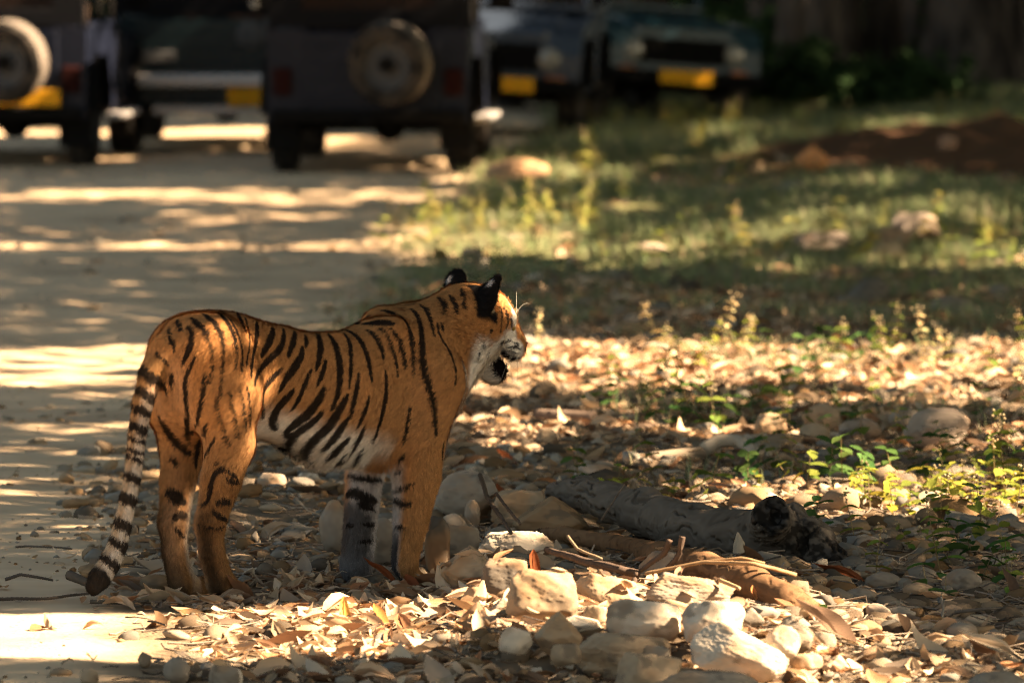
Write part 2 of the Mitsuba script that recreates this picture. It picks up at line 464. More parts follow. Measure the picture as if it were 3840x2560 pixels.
scene['shrub_foliage'] = {'type': 'principledthin', 'base_color': {'type': 'rgb', 'value': [.032, .058, .024]}, 'roughness': .5, 'diff_trans': .5, 'spec_trans': 0.0}
shrub(3420, 72.0, .65, .42, 'dark green shrub at the foot of the dark forest above the earth bank', 71)
shrub(3190, 73.0, .5, .30, 'low dark shrub left of the darkest green shrub at the forest edge', 72)
shrub(3000, 73.5, .7, .5, 'brownish dark shrub beside the farthest green car at the forest edge', 73)
for i, (px, y, w, h) in enumerate(((2600, 86, 1.6, 1.0), (3100, 83, 1.4, .9), (3330, 85, 1.5, 1.0), (3560, 84, 1.5, 1.0), (3800, 82, 1.5, 1.0), (2860, 88, 1.6, 1.1), (4000, 84, 1.5, 1.1), (2300, 92, 2, 1.3), (1900, 95, 2.2, 1.3), (1400, 96, 2.2, 1.3), (900, 96, 2.2, 1.3), (400, 96, 2.2, 1.3), (0, 95, 2.2, 1.3), (-300, 95, 2.2, 1.3))):
    shrub(px, y, w, h, 'dark undergrowth shrub between the trunks deep in the forest', 80 + i, 'undergrowth of the dark forest', 900)
# ---------------------------------------------------------------- the open safari cars
def diffuse(r, g, b):
    return {'type': 'twosided', 'bsdf': {'type': 'diffuse', 'reflectance': {'type': 'rgb', 'value': [r, g, b]}}}


def paint(r, g, b, rough=.28, spec=.5):
    return {'type': 'twosided', 'bsdf': {'type': 'principled', 'base_color': {'type': 'rgb', 'value': [r, g, b]}, 'roughness': rough, 'specular': spec, 'clearcoat': spec, 'clearcoat_gloss': .8}}


scene['paint_navy'] = paint(.0045, .0062, .0135, .45, .12)
scene['paint_green'] = paint(.004, .012, .014, .45, .15)
scene['paint_teal'] = paint(.010, .036, .050, .28, .35)
scene['paint_blue'] = paint(.022, .031, .048, .25, .6)
scene['tyre_rubber'] = {'type': 'twosided', 'bsdf': {'type': 'diffuse', 'reflectance': proc(lambda p, n, uv: mix([.016, .015, .014], [.05, .042, .034], smoothstep(.35, .7, fbm(p.x * 9, p.y * 9, p.z * 9, 3))))}}
scene['tread_dusty'] = diffuse(.125, .105, .085)
scene['rim_grey'] = diffuse(.075, .074, .072)
scene['black_plastic'] = diffuse(.009, .0085, .008)
scene['silver_steel'] = {'type': 'twosided', 'bsdf': {'type': 'principled', 'base_color': {'type': 'rgb', 'value': [.55, .50, .46]}, 'roughness': .5, 'metallic': .2}}
scene['plate_yellow'] = diffuse(.72, .34, .02)
scene['plate_print'] = diffuse(.03, .025, .02)
scene['lamp_red'] = diffuse(.022, .008, .007)
scene['lamp_orange'] = {'type': 'roughplastic', 'diffuse_reflectance': {'type': 'rgb', 'value': [.42, .12, .02]}, 'alpha': .1}
scene['lamp_clear'] = {'type': 'twosided', 'bsdf': {'type': 'principled', 'base_color': {'type': 'rgb', 'value': [.26, .24, .20]}, 'roughness': .2, 'metallic': .2}}
scene['chrome'] = {'type': 'twosided', 'bsdf': {'type': 'roughconductor', 'alpha': .12, 'specular_reflectance': {'type': 'rgb', 'value': [.75, .72, .68]}}}
scene['window_glass'] = {'type': 'thindielectric'}
scene['canvas'] = diffuse(.010, .010, .011)
scene['seat_cloth'] = diffuse(.04, .026, .02)


def cbox(x0, x1, y0, y1, z0, z1, c=.02):
    """A box with chamfered edges."""
    c = min(c, .45 * (x1 - x0), .45 * (y1 - y0), .45 * (z1 - z0))
    p = []
    for a, sa in ((x0, 1), (x1, -1)):
        for b, sb in ((y0, 1), (y1, -1)):
            for d, sd in ((z0, 1), (z1, -1)):
                p += [[a + sa * c, b + sb * c, d], [a + sa * c, b, d + sd * c], [a, b + sb * c, d + sd * c]]
    m = trimesh.convex.convex_hull(np.array(p))
    return np.array(m.vertices), np.array(m.faces)


def prism(yz, x0, x1):
    """A side profile (y, z) swept across x."""
    from shapely.geometry import Polygon
    m = trimesh.creation.extrude_polygon(Polygon(yz), x1 - x0, engine='earcut')
    v = np.array(m.vertices)
    return np.stack([v[:, 2] + x0, v[:, 0], v[:, 1]], 1), np.array(m.faces)[:, ::1]


def lathe(profile, n=40):
    """(r, y) revolved about the y axis."""
    p = np.array(profile, float)
    a = np.arange(n) * 2 * np.pi / n
    v = np.stack([p[:, None, 0] * np.cos(a), np.broadcast_to(p[:, None, 1], (len(p), n)), p[:, None, 0] * np.sin(a)], -1).reshape(-1, 3)
    i, j = np.meshgrid(np.arange(len(p) - 1), np.arange(n), indexing='ij')
    q = np.stack([i * n + j, i * n + (j + 1) % n, (i + 1) * n + (j + 1) % n, (i + 1) * n + j], -1).reshape(-1, 4)
    return v, np.vstack([q[:, [0, 1, 2]], q[:, [0, 2, 3]]])


def wheel(put_, parent, name, centre, across, R=.335, W=.20, dusty=False, turn=None):
    """across: 'x' or 'y', the axle; tyre, rim and hub as children."""
    h = W / 2
    tyre = lathe([(R * .60, -h * .8), (R * .66, -h), (R * .90, -h * .97), (R * .985, -h * .66), (R, 0), (R * .985, h * .66), (R * .90, h * .97), (R * .66, h), (R * .60, h * .8)])
    lug = []
    for k in range(30):
        a = k * 2 * math.pi / 30
        b = cbox(-.014, .014, -h * .74, h * .74, -.008, .008, .004)
        v = b[0] + [0, 0, R + .002]
        v = np.stack([v[:, 0] * math.cos(a) + v[:, 2] * math.sin(a), v[:, 1], -v[:, 0] * math.sin(a) + v[:, 2] * math.cos(a)], 1)
        lug.append((v, b[1]))
    band = lathe([(R * .988, -h * .66), (R * 1.004, 0), (R * .988, h * .66)])
    rim = lathe([(R * .62, -h * .78), (R * .58, -h * .70), (R * .54, -h * .30), (R * .30, -h * .22), (R * .24, -h * .45), (.001, -h * .45)], 32)
    rim2 = lathe([(R * .62, h * .78), (R * .58, h * .70), (R * .54, h * .30), (R * .30, h * .22), (R * .24, h * .45), (.001, h * .45)], 32)
    hub = lathe([(.055, -h * .46), (.055, -h * .75), (.03, -h * .85), (.001, -h * .85)], 20)

    def place(m):
        v = m[0]
        if across == 'x':
            v = np.stack([v[:, 1], v[:, 0], v[:, 2]], 1)
        if turn:
            a, b = math.radians(turn[0]), math.radians(turn[1])
            v = np.stack([v[:, 0], v[:, 1] * math.cos(b) - v[:, 2] * math.sin(b), v[:, 1] * math.sin(b) + v[:, 2] * math.cos(b)], 1)
            v = np.stack([v[:, 0] * math.cos(a) - v[:, 1] * math.sin(a), v[:, 0] * math.sin(a) + v[:, 1] * math.cos(a), v[:, 2]], 1)
        return v + centre, m[1]
    w = put_(name, place(cat([(rim[0], rim[1]), rim2])[:2]), 'rim_grey', 30, parent)
    put_('tyre', place(cat([tyre] + ([] if dusty else lug))[:2]), 'tyre_rubber', 30, w)
    if dusty:
        put_('tread', place(cat([band])[:2]), 'tread_dusty', 30, w)
    put_('hub', place(hub), 'black_plastic', 30, w)
    return w


def safari_car(x, y, yaw, body, label, rear_bumper='black', lamps='rear', roll=0.0, z=0.0, plate=0.0, s=1.0, spare=True, top='canvas'):
    """An open off-road car. Local axes: x to its right, y ahead; its rear face stands at (x, y), or its front face when lamps is 'front'."""
    key = free('safari_car')
    tag(key, label, 'car')
    a = math.radians(yaw)
    off = np.array([0, .55, 0]) if lamps == 'rear' else np.array([0, -2.95, 0])
    ro = math.radians(roll)
    M = np.array([[math.cos(a), math.sin(a), 0], [-math.sin(a), math.cos(a), 0], [0, 0, 1]])
    O = np.array([[math.cos(ro), 0, math.sin(ro)], [0, 1, 0], [-math.sin(ro), 0, math.cos(ro)]])
    base = np.array([x, y, float(ground_z(x, y)) + z])

    def P(name, m, bsdf, smooth=False, parent=key):
        v = (np.asarray(m[0]) + off) * s
        return put(name, ((v @ O.T) @ M.T + base, m[1]), bsdf, smooth, parent)
    # body: tub, wings, bonnet
    arch = lambda yc, r: [(yc + r * math.cos(t), .36 + r * math.sin(t)) for t in np.linspace(0.15, math.pi - .15, 9)]
    side = [(-.55, .36)] + [(-.55, 1.04), (1.25, 1.04), (1.30, .98), (2.62, .93), (2.90, .86), (2.95, .70), (2.95, .42), (2.82, .40)] + arch(2.37, .42) + [(1.90, .36)] + arch(0, .42)
    tub = [prism(side, -.73, -.45), prism(side, .45, .73)]
    tub.append(cbox(-.46, .46, -.53, 1.30, .42, .60, .02))
    tub.append(cbox(-.46, .46, 1.28, 2.93, .44, .90, .03))
    tub.append(cbox(-.46, .46, 1.26, 1.34, .58, 1.04, .02))
    tub.append(cbox(-.46, .46, -.545, -.50, .42, 1.03, .012))
    P('body', cat(tub)[:2], body)
    bon = prism([(1.30, .97), (1.35, 1.00), (2.60, .955), (2.86, .90), (2.93, .80), (2.93, .74), (1.30, .74)], -.50, .50)
    P('bonnet', bon, body, 30)
    for sx in (-1, 1):
        P('belt_rail', cbox(sx * .735 - .02, sx * .735 + .02, -.53, 1.26, 1.03, 1.07, .01), body)
        P('side_step', cbox(sx * .76 - .07, sx * .76 + .07, .50, 1.88, .33, .37, .015), 'silver_steel' if lamps == 'rear' else 'black_plastic')
        P('wheel_arch', prism([(-.46, .42)] + [(.47 * math.cos(t), .36 + .47 * math.sin(t)) for t in np.linspace(math.pi - .15, .15, 12)] + [(.43 * math.cos(t), .36 + .43 * math.sin(t)) for t in np.linspace(.15, math.pi - .15, 12)], sx * .745 - .045, sx * .745 + .045), 'black_plastic')
        P('wheel_arch', prism([(2.37 + .47 * math.cos(t), .36 + .47 * math.sin(t)) for t in np.linspace(math.pi - .15, .15, 12)] + [(2.37 + .43 * math.cos(t), .36 + .43 * math.sin(t)) for t in np.linspace(.15, math.pi - .15, 12)], sx * .745 - .045, sx * .745 + .045), 'black_plastic')
        for yy in (0, 2.37):
            wheel(P, key, 'wheel', np.array([sx * .635, yy, .335]), 'x')
        P('mud_flap', cbox(sx * .63 - .12, sx * .63 + .12, -.44, -.43, .16, .44, .004), 'black_plastic')
        P('wing_mirror', cat([cbox(sx * .86 - .09, sx * .86 + .09, 1.42, 1.47, 1.14, 1.32, .03), cbox(min(sx * .74, sx * .80), max(sx * .74, sx * .80), 1.43, 1.46, 1.16, 1.19, .008)])[:2], 'black_plastic', 30)
        P('tail_lamp', cbox(sx * .62 - .07, sx * .62 + .07, -.585, -.55, .56, .76, .015), 'lamp_red')
        P('headlamp', (lathe([(.001, 2.985), (.05, 2.985), (.085, 2.972), (.095, 2.945)], 28)[0] + [sx * .475, 0, .66], lathe([(.001, 2.985), (.05, 2.985), (.085, 2.972), (.095, 2.945)], 28)[1]), 'lamp_clear', 30)
        P('indicator', cbox(sx * .53 - .08, sx * .53 + .08, 2.955, 2.985, .46, .52, .01), 'lamp_orange')
        P('door_line', cbox(sx * .737 - .004, sx * .737 + .004, 1.16, 1.18, .42, 1.02, .003), 'black_plastic')
    for yy in (0, 2.37):
        ax_ = P('axle', tube(np.array([[-.6, yy, .33], [.6, yy, .33]]), .045, 10), 'black_plastic', 30)
        P('differential', (trimesh.creation.icosphere(2, .12).vertices + [.12, yy, .33], np.array(trimesh.creation.icosphere(2).faces)), 'black_plastic', 30, ax_)
    P('chassis', cat([cbox(sx * .36 - .04, sx * .36 + .04, -.5, 2.9, .36, .45, .01) for sx in (-1, 1)] + [cbox(-.4, .1, .9, 1.5, .30, .42, .03)])[:2], 'black_plastic')
    # front
    gr = P('grille', cbox(-.40, .40, 2.935, 2.955, .56, .78, .01), 'black_plastic')
    for k in range(7):
        P('slat', cbox(-.36 + k * .12 - .012, -.36 + k * .12 + .012, 2.955, 2.968, .58, .76, .004), 'black_plastic', False, gr)
    P('front_bumper', cbox(-.74, .74, 2.96, 3.07, .38, .50, .025), 'black_plastic')
    # rear
    rb = P('rear_bumper', cat([cbox(-.72, .72, -.66, -.58, .50, .60, .02)] if rear_bumper == 'silver' else [cbox(-.70, .70, -.64, -.58, .36, .46, .02), cbox(-.06, .06, -.70, -.62, .34, .42, .015)])[:2], 'silver_steel' if rear_bumper == 'silver' else 'black_plastic')
    if rear_bumper == 'silver':
        disc = lambda x_, z_, r_: (lathe([(.001, -.60), (r_ * .6, -.60), (r_ * .9, -.588), (r_, -.565)], 24)[0] + [x_, 0, z_], lathe([(.001, -.60), (r_ * .6, -.60), (r_ * .9, -.588), (r_, -.565)], 24)[1][:, ::-1])
        P('round_lamp', disc(.34, .90, .115), 'rim_grey', 30)
        P('glint_disc', disc(.37, 1.135, .035), 'lamp_clear', 30)  # small pale disc standing in for a glint
        P('lamp_cluster', cbox(-.52, -.24, -.60, -.565, .69, .78, .012), 'rim_grey')
        P('lamp_cluster', cbox(.44, .56, -.60, -.565, .86, 1.02, .012), 'rim_grey')
        P('lower_rail', cbox(-.42, .60, -.56, -.50, .285, .36, .015), 'silver_steel')
        P('rear_panel', cbox(-.70, .70, -.575, -.55, .37, .505, .01), body)
    door = P('rear_door', cbox(-.50, .52, -.568, -.55, .50, 1.02, .008), body)
    for k in range(4):
        P('rib', cbox(-.48, .50, -.576, -.566, .55 + k * .12, .57 + k * .12, .004), body, False, door)
    if spare:
        wheel(P, key, 'spare_wheel', np.array([.17, -.73, .80]), 'y', .305, .22, True, (-17, 9))
        P('spare_bracket', cbox(.08, .24, -.66, -.57, .72, .88, .01), 'black_plastic')
    # plates
    if lamps == 'rear':
        pl = P('number_plate', cbox(plate - .165, plate + .165, -.625, -.612, .36, .55, .004), 'plate_yellow') if rear_bumper == 'silver' else P('number_plate', cbox(plate - .25, plate + .25, -.668, -.655, .47, .59, .004), 'plate_yellow')
    else:
        pl = P('number_plate', cbox(plate - .25, plate + .25, 3.072, 3.085, .385, .505, .004), 'plate_yellow')
    # screen, roll bars, seats, top
    fr = P('windscreen', cat([cbox(-.70, .70, 1.36, 1.42, 1.02, 1.08, .015), cbox(-.68, .68, 1.20, 1.26, 1.60, 1.66, .015)] + [tube(np.array([[sx * .67, 1.39, 1.04], [sx * .65, 1.23, 1.64]]), .025, 8) for sx in (-1, 1)] + [cbox(-.02, .02, 1.28, 1.33, 1.06, 1.62, .008)])[:2], body)
    P('pane', (np.array([[-.64, 1.385, 1.07], [.64, 1.385, 1.07], [.62, 1.235, 1.61], [-.62, 1.235, 1.61]]), np.array([[0, 1, 2], [0, 2, 3]])), 'window_glass', False, fr)
    P('dashboard', cbox(-.64, .64, 1.10, 1.36, .86, 1.04, .04), 'black_plastic')
    for yy in (-.42, .42, 1.15):
        P('roll_bar', tube(np.array([[-.69, yy, 1.04], [-.69, yy, 1.70], [-.60, yy, 1.82], [.60, yy, 1.82], [.69, yy, 1.70], [.69, yy, 1.04]]), .024, 8), 'black_plastic')
    for yy, zz in ((.05, 1.0), (.75, .80)):
        P('seat', cat([cbox(-.58, .58, yy, yy + .42, zz - .12, zz, .04), cbox(-.58, .58, yy - .08, yy + .02, zz - .05, zz + .45, .04)])[:2], 'seat_cloth')
    P('canvas_top', cat([cbox(-.74, .74, -.58, 1.24, 1.84, 1.87, .012)] + ([cbox(sx * .60 - .12, sx * .60 + .12, -.56, -.54, 1.05, 1.84, .006) for sx in (-1, 1)] + [cbox(-.5, .5, -.56, -.54, 1.05, 1.18, .006)] if lamps == 'rear' else []))[:2], 'canvas')
    return key


V = safari_car
c = at_y(-45, 600, 57.8); V(c[0], 57.8, 4.5, 'paint_navy', 'dark open car cut off by the left edge, spare wheel on its back', plate=.30, spare=True)
c = at_y(775, 585, 60.6); V(c[0], 60.6, 1.5, 'paint_green', 'dark green car seen from behind with a broad silver bumper and yellow plate', rear_bumper='silver', plate=.33, spare=False, z=.02)
c = at_y(1380, 650, 56.9); V(c[0], 56.9, 3.0, 'paint_navy', 'dark middle car seen from behind with a dusty spare wheel on its back', plate=-9, z=.0)
c = at_y(1825, 515, 64.0); V(c[0], 64.0, 184, 'paint_blue', 'grey blue car facing the camera with round headlamps, half hidden by the middle car', lamps='front', plate=-.12, roll=-3.0)
c = at_y(2545, 450, 70.0); V(c[0], 70.0, 162, 'paint_teal', 'teal car facing the camera and leaning to the right at the edge of the forest', lamps='front', plate=.0, roll=-4.0, z=.02)
# ---------------------------------------------------------------- the tiger
YAW = math.radians(47.5)
TH = np.array([math.cos(YAW), math.sin(YAW), 0.0])      # where it heads
TR = np.array([math.sin(YAW), -math.cos(YAW), 0.0])     # its right side
TU = np.array([0, 0, 1.0])
TO = gp(781, 2238); TO[2] = 0


def J(px, py, s):
    """The point at lateral distance s (right positive) of the tiger's mid plane."""
    d = ray(px, py)
    return EYE + d * ((s - (EYE - TO) @ TR) / (d @ TR))


def B(t, s, z):
    return TO + t * TH + s * TR + z * TU


def frame(pitch=0.0, yaw=0.0, roll=0.0):
    """Rows: forward, right, up of a frame turned to the right by yaw, nose up by pitch, right side down by roll (degrees)."""
    y, p, o = YAW - math.radians(yaw), math.radians(pitch), math.radians(roll)
    f = np.array([math.cos(y) * math.cos(p), math.sin(y) * math.cos(p), math.sin(p)])
    r = np.array([math.sin(y), -math.cos(y), 0.0])
    u = np.cross(r, f)
    return np.array([f, r * math.cos(o) - u * math.sin(o), u * math.cos(o) + r * math.sin(o)])


HF = frame(-24, 15, 10)                                  # the head: lowered, turned right, tilted
HC = J(1782, 1188, .035)


JF = frame(-55, 15, 10)                                  # the jaw


def JH(px, py, s):
    """The point at lateral distance s of the head's mid plane."""
    d = ray(px, py)
    return EYE + d * ((s - (EYE - HC) @ HF[1]) / (d @ HF[1]))


JAW = JH(1852, 1388, .0)


def build_tiger_body(h=0.007):
    F = Field(TO + [-0.65, -0.75, -0.05], TO + [1.35, 1.3, 1.12], h)
    K = 0.07
    # trunk
    F.ell(B(0.06, 0, 0.70), (0.25, 0.165, 0.205), frame(-8), K)
    F.ell(B(0.30, 0, 0.665), (0.26, 0.15, 0.185), frame(-10), K)
    F.ell(B(0.56, 0, 0.60), (0.27, 0.175, 0.215), frame(-4), K)
    F.ell(B(0.80, 0, 0.605), (0.24, 0.165, 0.25), frame(6), K)
    F.ell(B(0.95, 0, 0.64), (0.15, 0.13, 0.20), frame(20), K)
    # thighs
    for s, hip, mid, knee in ((1, (800, 1330, .085), (835, 1480, .105), (862, 1660, .125)), (-1, (700, 1330, -.085), (672, 1480, -.105), (690, 1660, -.125))):
        F.cone(J(*hip), J(*mid), 0.125, 0.112, 0.06)
        F.cone(J(*mid), J(*knee), 0.112, 0.072, 0.05)
    F.chain([J(862, 1660, .125), J(828, 1800, .118), J(790, 1955, .105)], [0.075, 0.066, 0.046], 0.035)
    F.chain([J(785, 1960, .105), J(793, 2070, .105), J(822, 2170, .105)], [0.044, 0.041, 0.043], 0.03)
    F.cone(J(830, 2192, .105), J(882, 2216, .105), 0.043, 0.035, 0.025)
    F.chain([J(690, 1660, -.125), J(668, 1800, -.118), J(652, 1955, -.105)], [0.072, 0.058, 0.046], 0.035)
    F.chain([J(648, 1960, -.105), J(655, 2070, -.105), J(678, 2170, -.105)], [0.044, 0.041, 0.043], 0.03)
    F.cone(J(690, 2192, -.105), J(748, 2212, -.105), 0.043, 0.035, 0.025)
    # toes
    for (px, py, s0) in ((882, 2216, .105), (748, 2212, -.105)):
        for k in (-1.5, -.5, .5, 1.5):
            c = J(px, py, s0) + TR * 0.02 * k + TH * (0.012 - 0.004 * abs(k))
            c[2] = 0.03
            F.ell(c, (0.030, 0.014, 0.023), frame(-15), 0.012)
    # shoulder blades, arms
    F.cone(J(1472, 1262, .078), J(1590, 1420, .115), 0.062, 0.125, 0.05)
    F.chain([J(1425, 1228, -.085), J(1500, 1218, -.085), J(1500, 1420, -.115)], [0.045, 0.062, 0.115], 0.04)
    F.chain([J(1600, 1440, .115), J(1570, 1650, .12), J(1562, 1790, .12), J(1540, 1960, .115), J(1520, 2090, .11)], [0.118, 0.088, 0.078, 0.056, 0.044], 0.045)
    F.cone(J(1518, 2120, .11), J(1538, 2158, .11), 0.041, 0.034, 0.02)
    F.chain([J(1490, 1440, -.115), J(1392, 1680, -.115), J(1366, 1790, -.112), J(1350, 1970, -.11), J(1340, 2100, -.11)], [0.11, 0.074, 0.062, 0.053, 0.054], 0.045)
    F.cone(J(1336, 2130, -.11), J(1355, 2178, -.11), 0.053, 0.042, 0.02)
    for (px, py, s0) in ((1546, 2162, .11), (1366, 2186, -.11)):
        for k in (-1.5, -.5, .5, 1.5):
            c = J(px, py, s0) + TR * 0.021 * k + TH * (0.012 - 0.004 * abs(k))
            c[2] = c[2] - 0.008
            F.ell(c, (0.032, 0.015, 0.024), frame(-15), 0.012)
    F.ell(J(1428, 1216, -.085), (.075, .05, .058), frame(10), .03)
    # neck
    F.cone(B(0.92, 0, 0.70), J(1725, 1215, .03), 0.16, 0.125, 0.06)
    F.cone(B(0.98, 0.02, 0.62), J(1735, 1260, .03), 0.13, 0.11, 0.05)
    # head
    hf, hr, hu = HF
    c = HC
    F.ell(c - hf * 0.005, (0.128, 0.108, 0.105), HF, 0.03)
    for s in (-1, 1):
        F.ell(c + hf * 0.005 - hu * 0.05 + hr * s * 0.05, (0.085, 0.066, 0.085), HF, 0.03)       # cheeks
    n = JH(1960, 1293, .0)                                              # nose
    F.cone(c + hf * 0.05 + hu * 0.025, n - hf * 0.03, 0.075, 0.033, 0.03)
    F.ell(n - hf * 0.05 - hu * 0.015, (0.056, 0.054, 0.034), HF, 0.02)
    for s in (-1, 1):
        F.ell(c + hf * 0.082 + hu * 0.050 + hr * s * 0.050, (0.03, 0.030, 0.022), HF, 0.02)      # brows
        F.ell(n - hf * 0.034 - hu * 0.028 + hr * s * 0.026, (0.034, 0.028, 0.030), HF, 0.014)    # whisker pads
    # lower jaw, hanging open
    F.cone(c + hf * 0.02 - hu * 0.085, JAW, 0.052, 0.040, 0.022)
    F.ell(JAW + JF[0] * 0.006 - JF[2] * 0.004, (0.036, 0.038, 0.036), JF, 0.015)
    # ears
    for s, base, tip, r0, r1 in ((1, (1802, 1150, .075), (1868, 1044, .10), .060, .019), (-1, (1704, 1090, -.075), (1708, 1062, -.085), .052, .041)):
        b0, t0 = JH(*base), JH(*tip)
        up = unit(t0 - b0)
        fw = unit(hf * 0.75 - hr * 0.25 * (s > 0) + hr * s * 0.1); fw = unit(fw - up * (fw @ up))
        F.chain([b0 - up * 0.012, b0 + up * 0.03, t0], [r0, r0 * 0.86, r1], 0.014, flat=(fw, 0.42))
        F.chain([b0 + fw * 0.040 + up * 0.02, t0 + fw * 0.024 - up * 0.012], [r0 * 0.6, r1 * 0.8], 0.006, cut=True, flat=(fw, 0.5))
    # tail
    tp = [(690, 1290, 0), (622, 1310, -.01), (566, 1410, -.02), (535, 1510, -.02), (516, 1620, -.02), (505, 1724, -.02), (496, 1790, -.02),
          (480, 1870, -.02), (460, 1970, -.02), (440, 2045, -.02), (408, 2115, -.02), (372, 2170, -.02), (352, 2200, -.02)]
    F.chain([J(*p) for p in tp[:3]], [.075, .046, .036], 0.06)
    F.chain([J(*p) for p in tp[1:]], [.046, .037, .033, .029, .0275, .027, .027, .0285, .031, .034, .035, .027], 0.02)
    return F


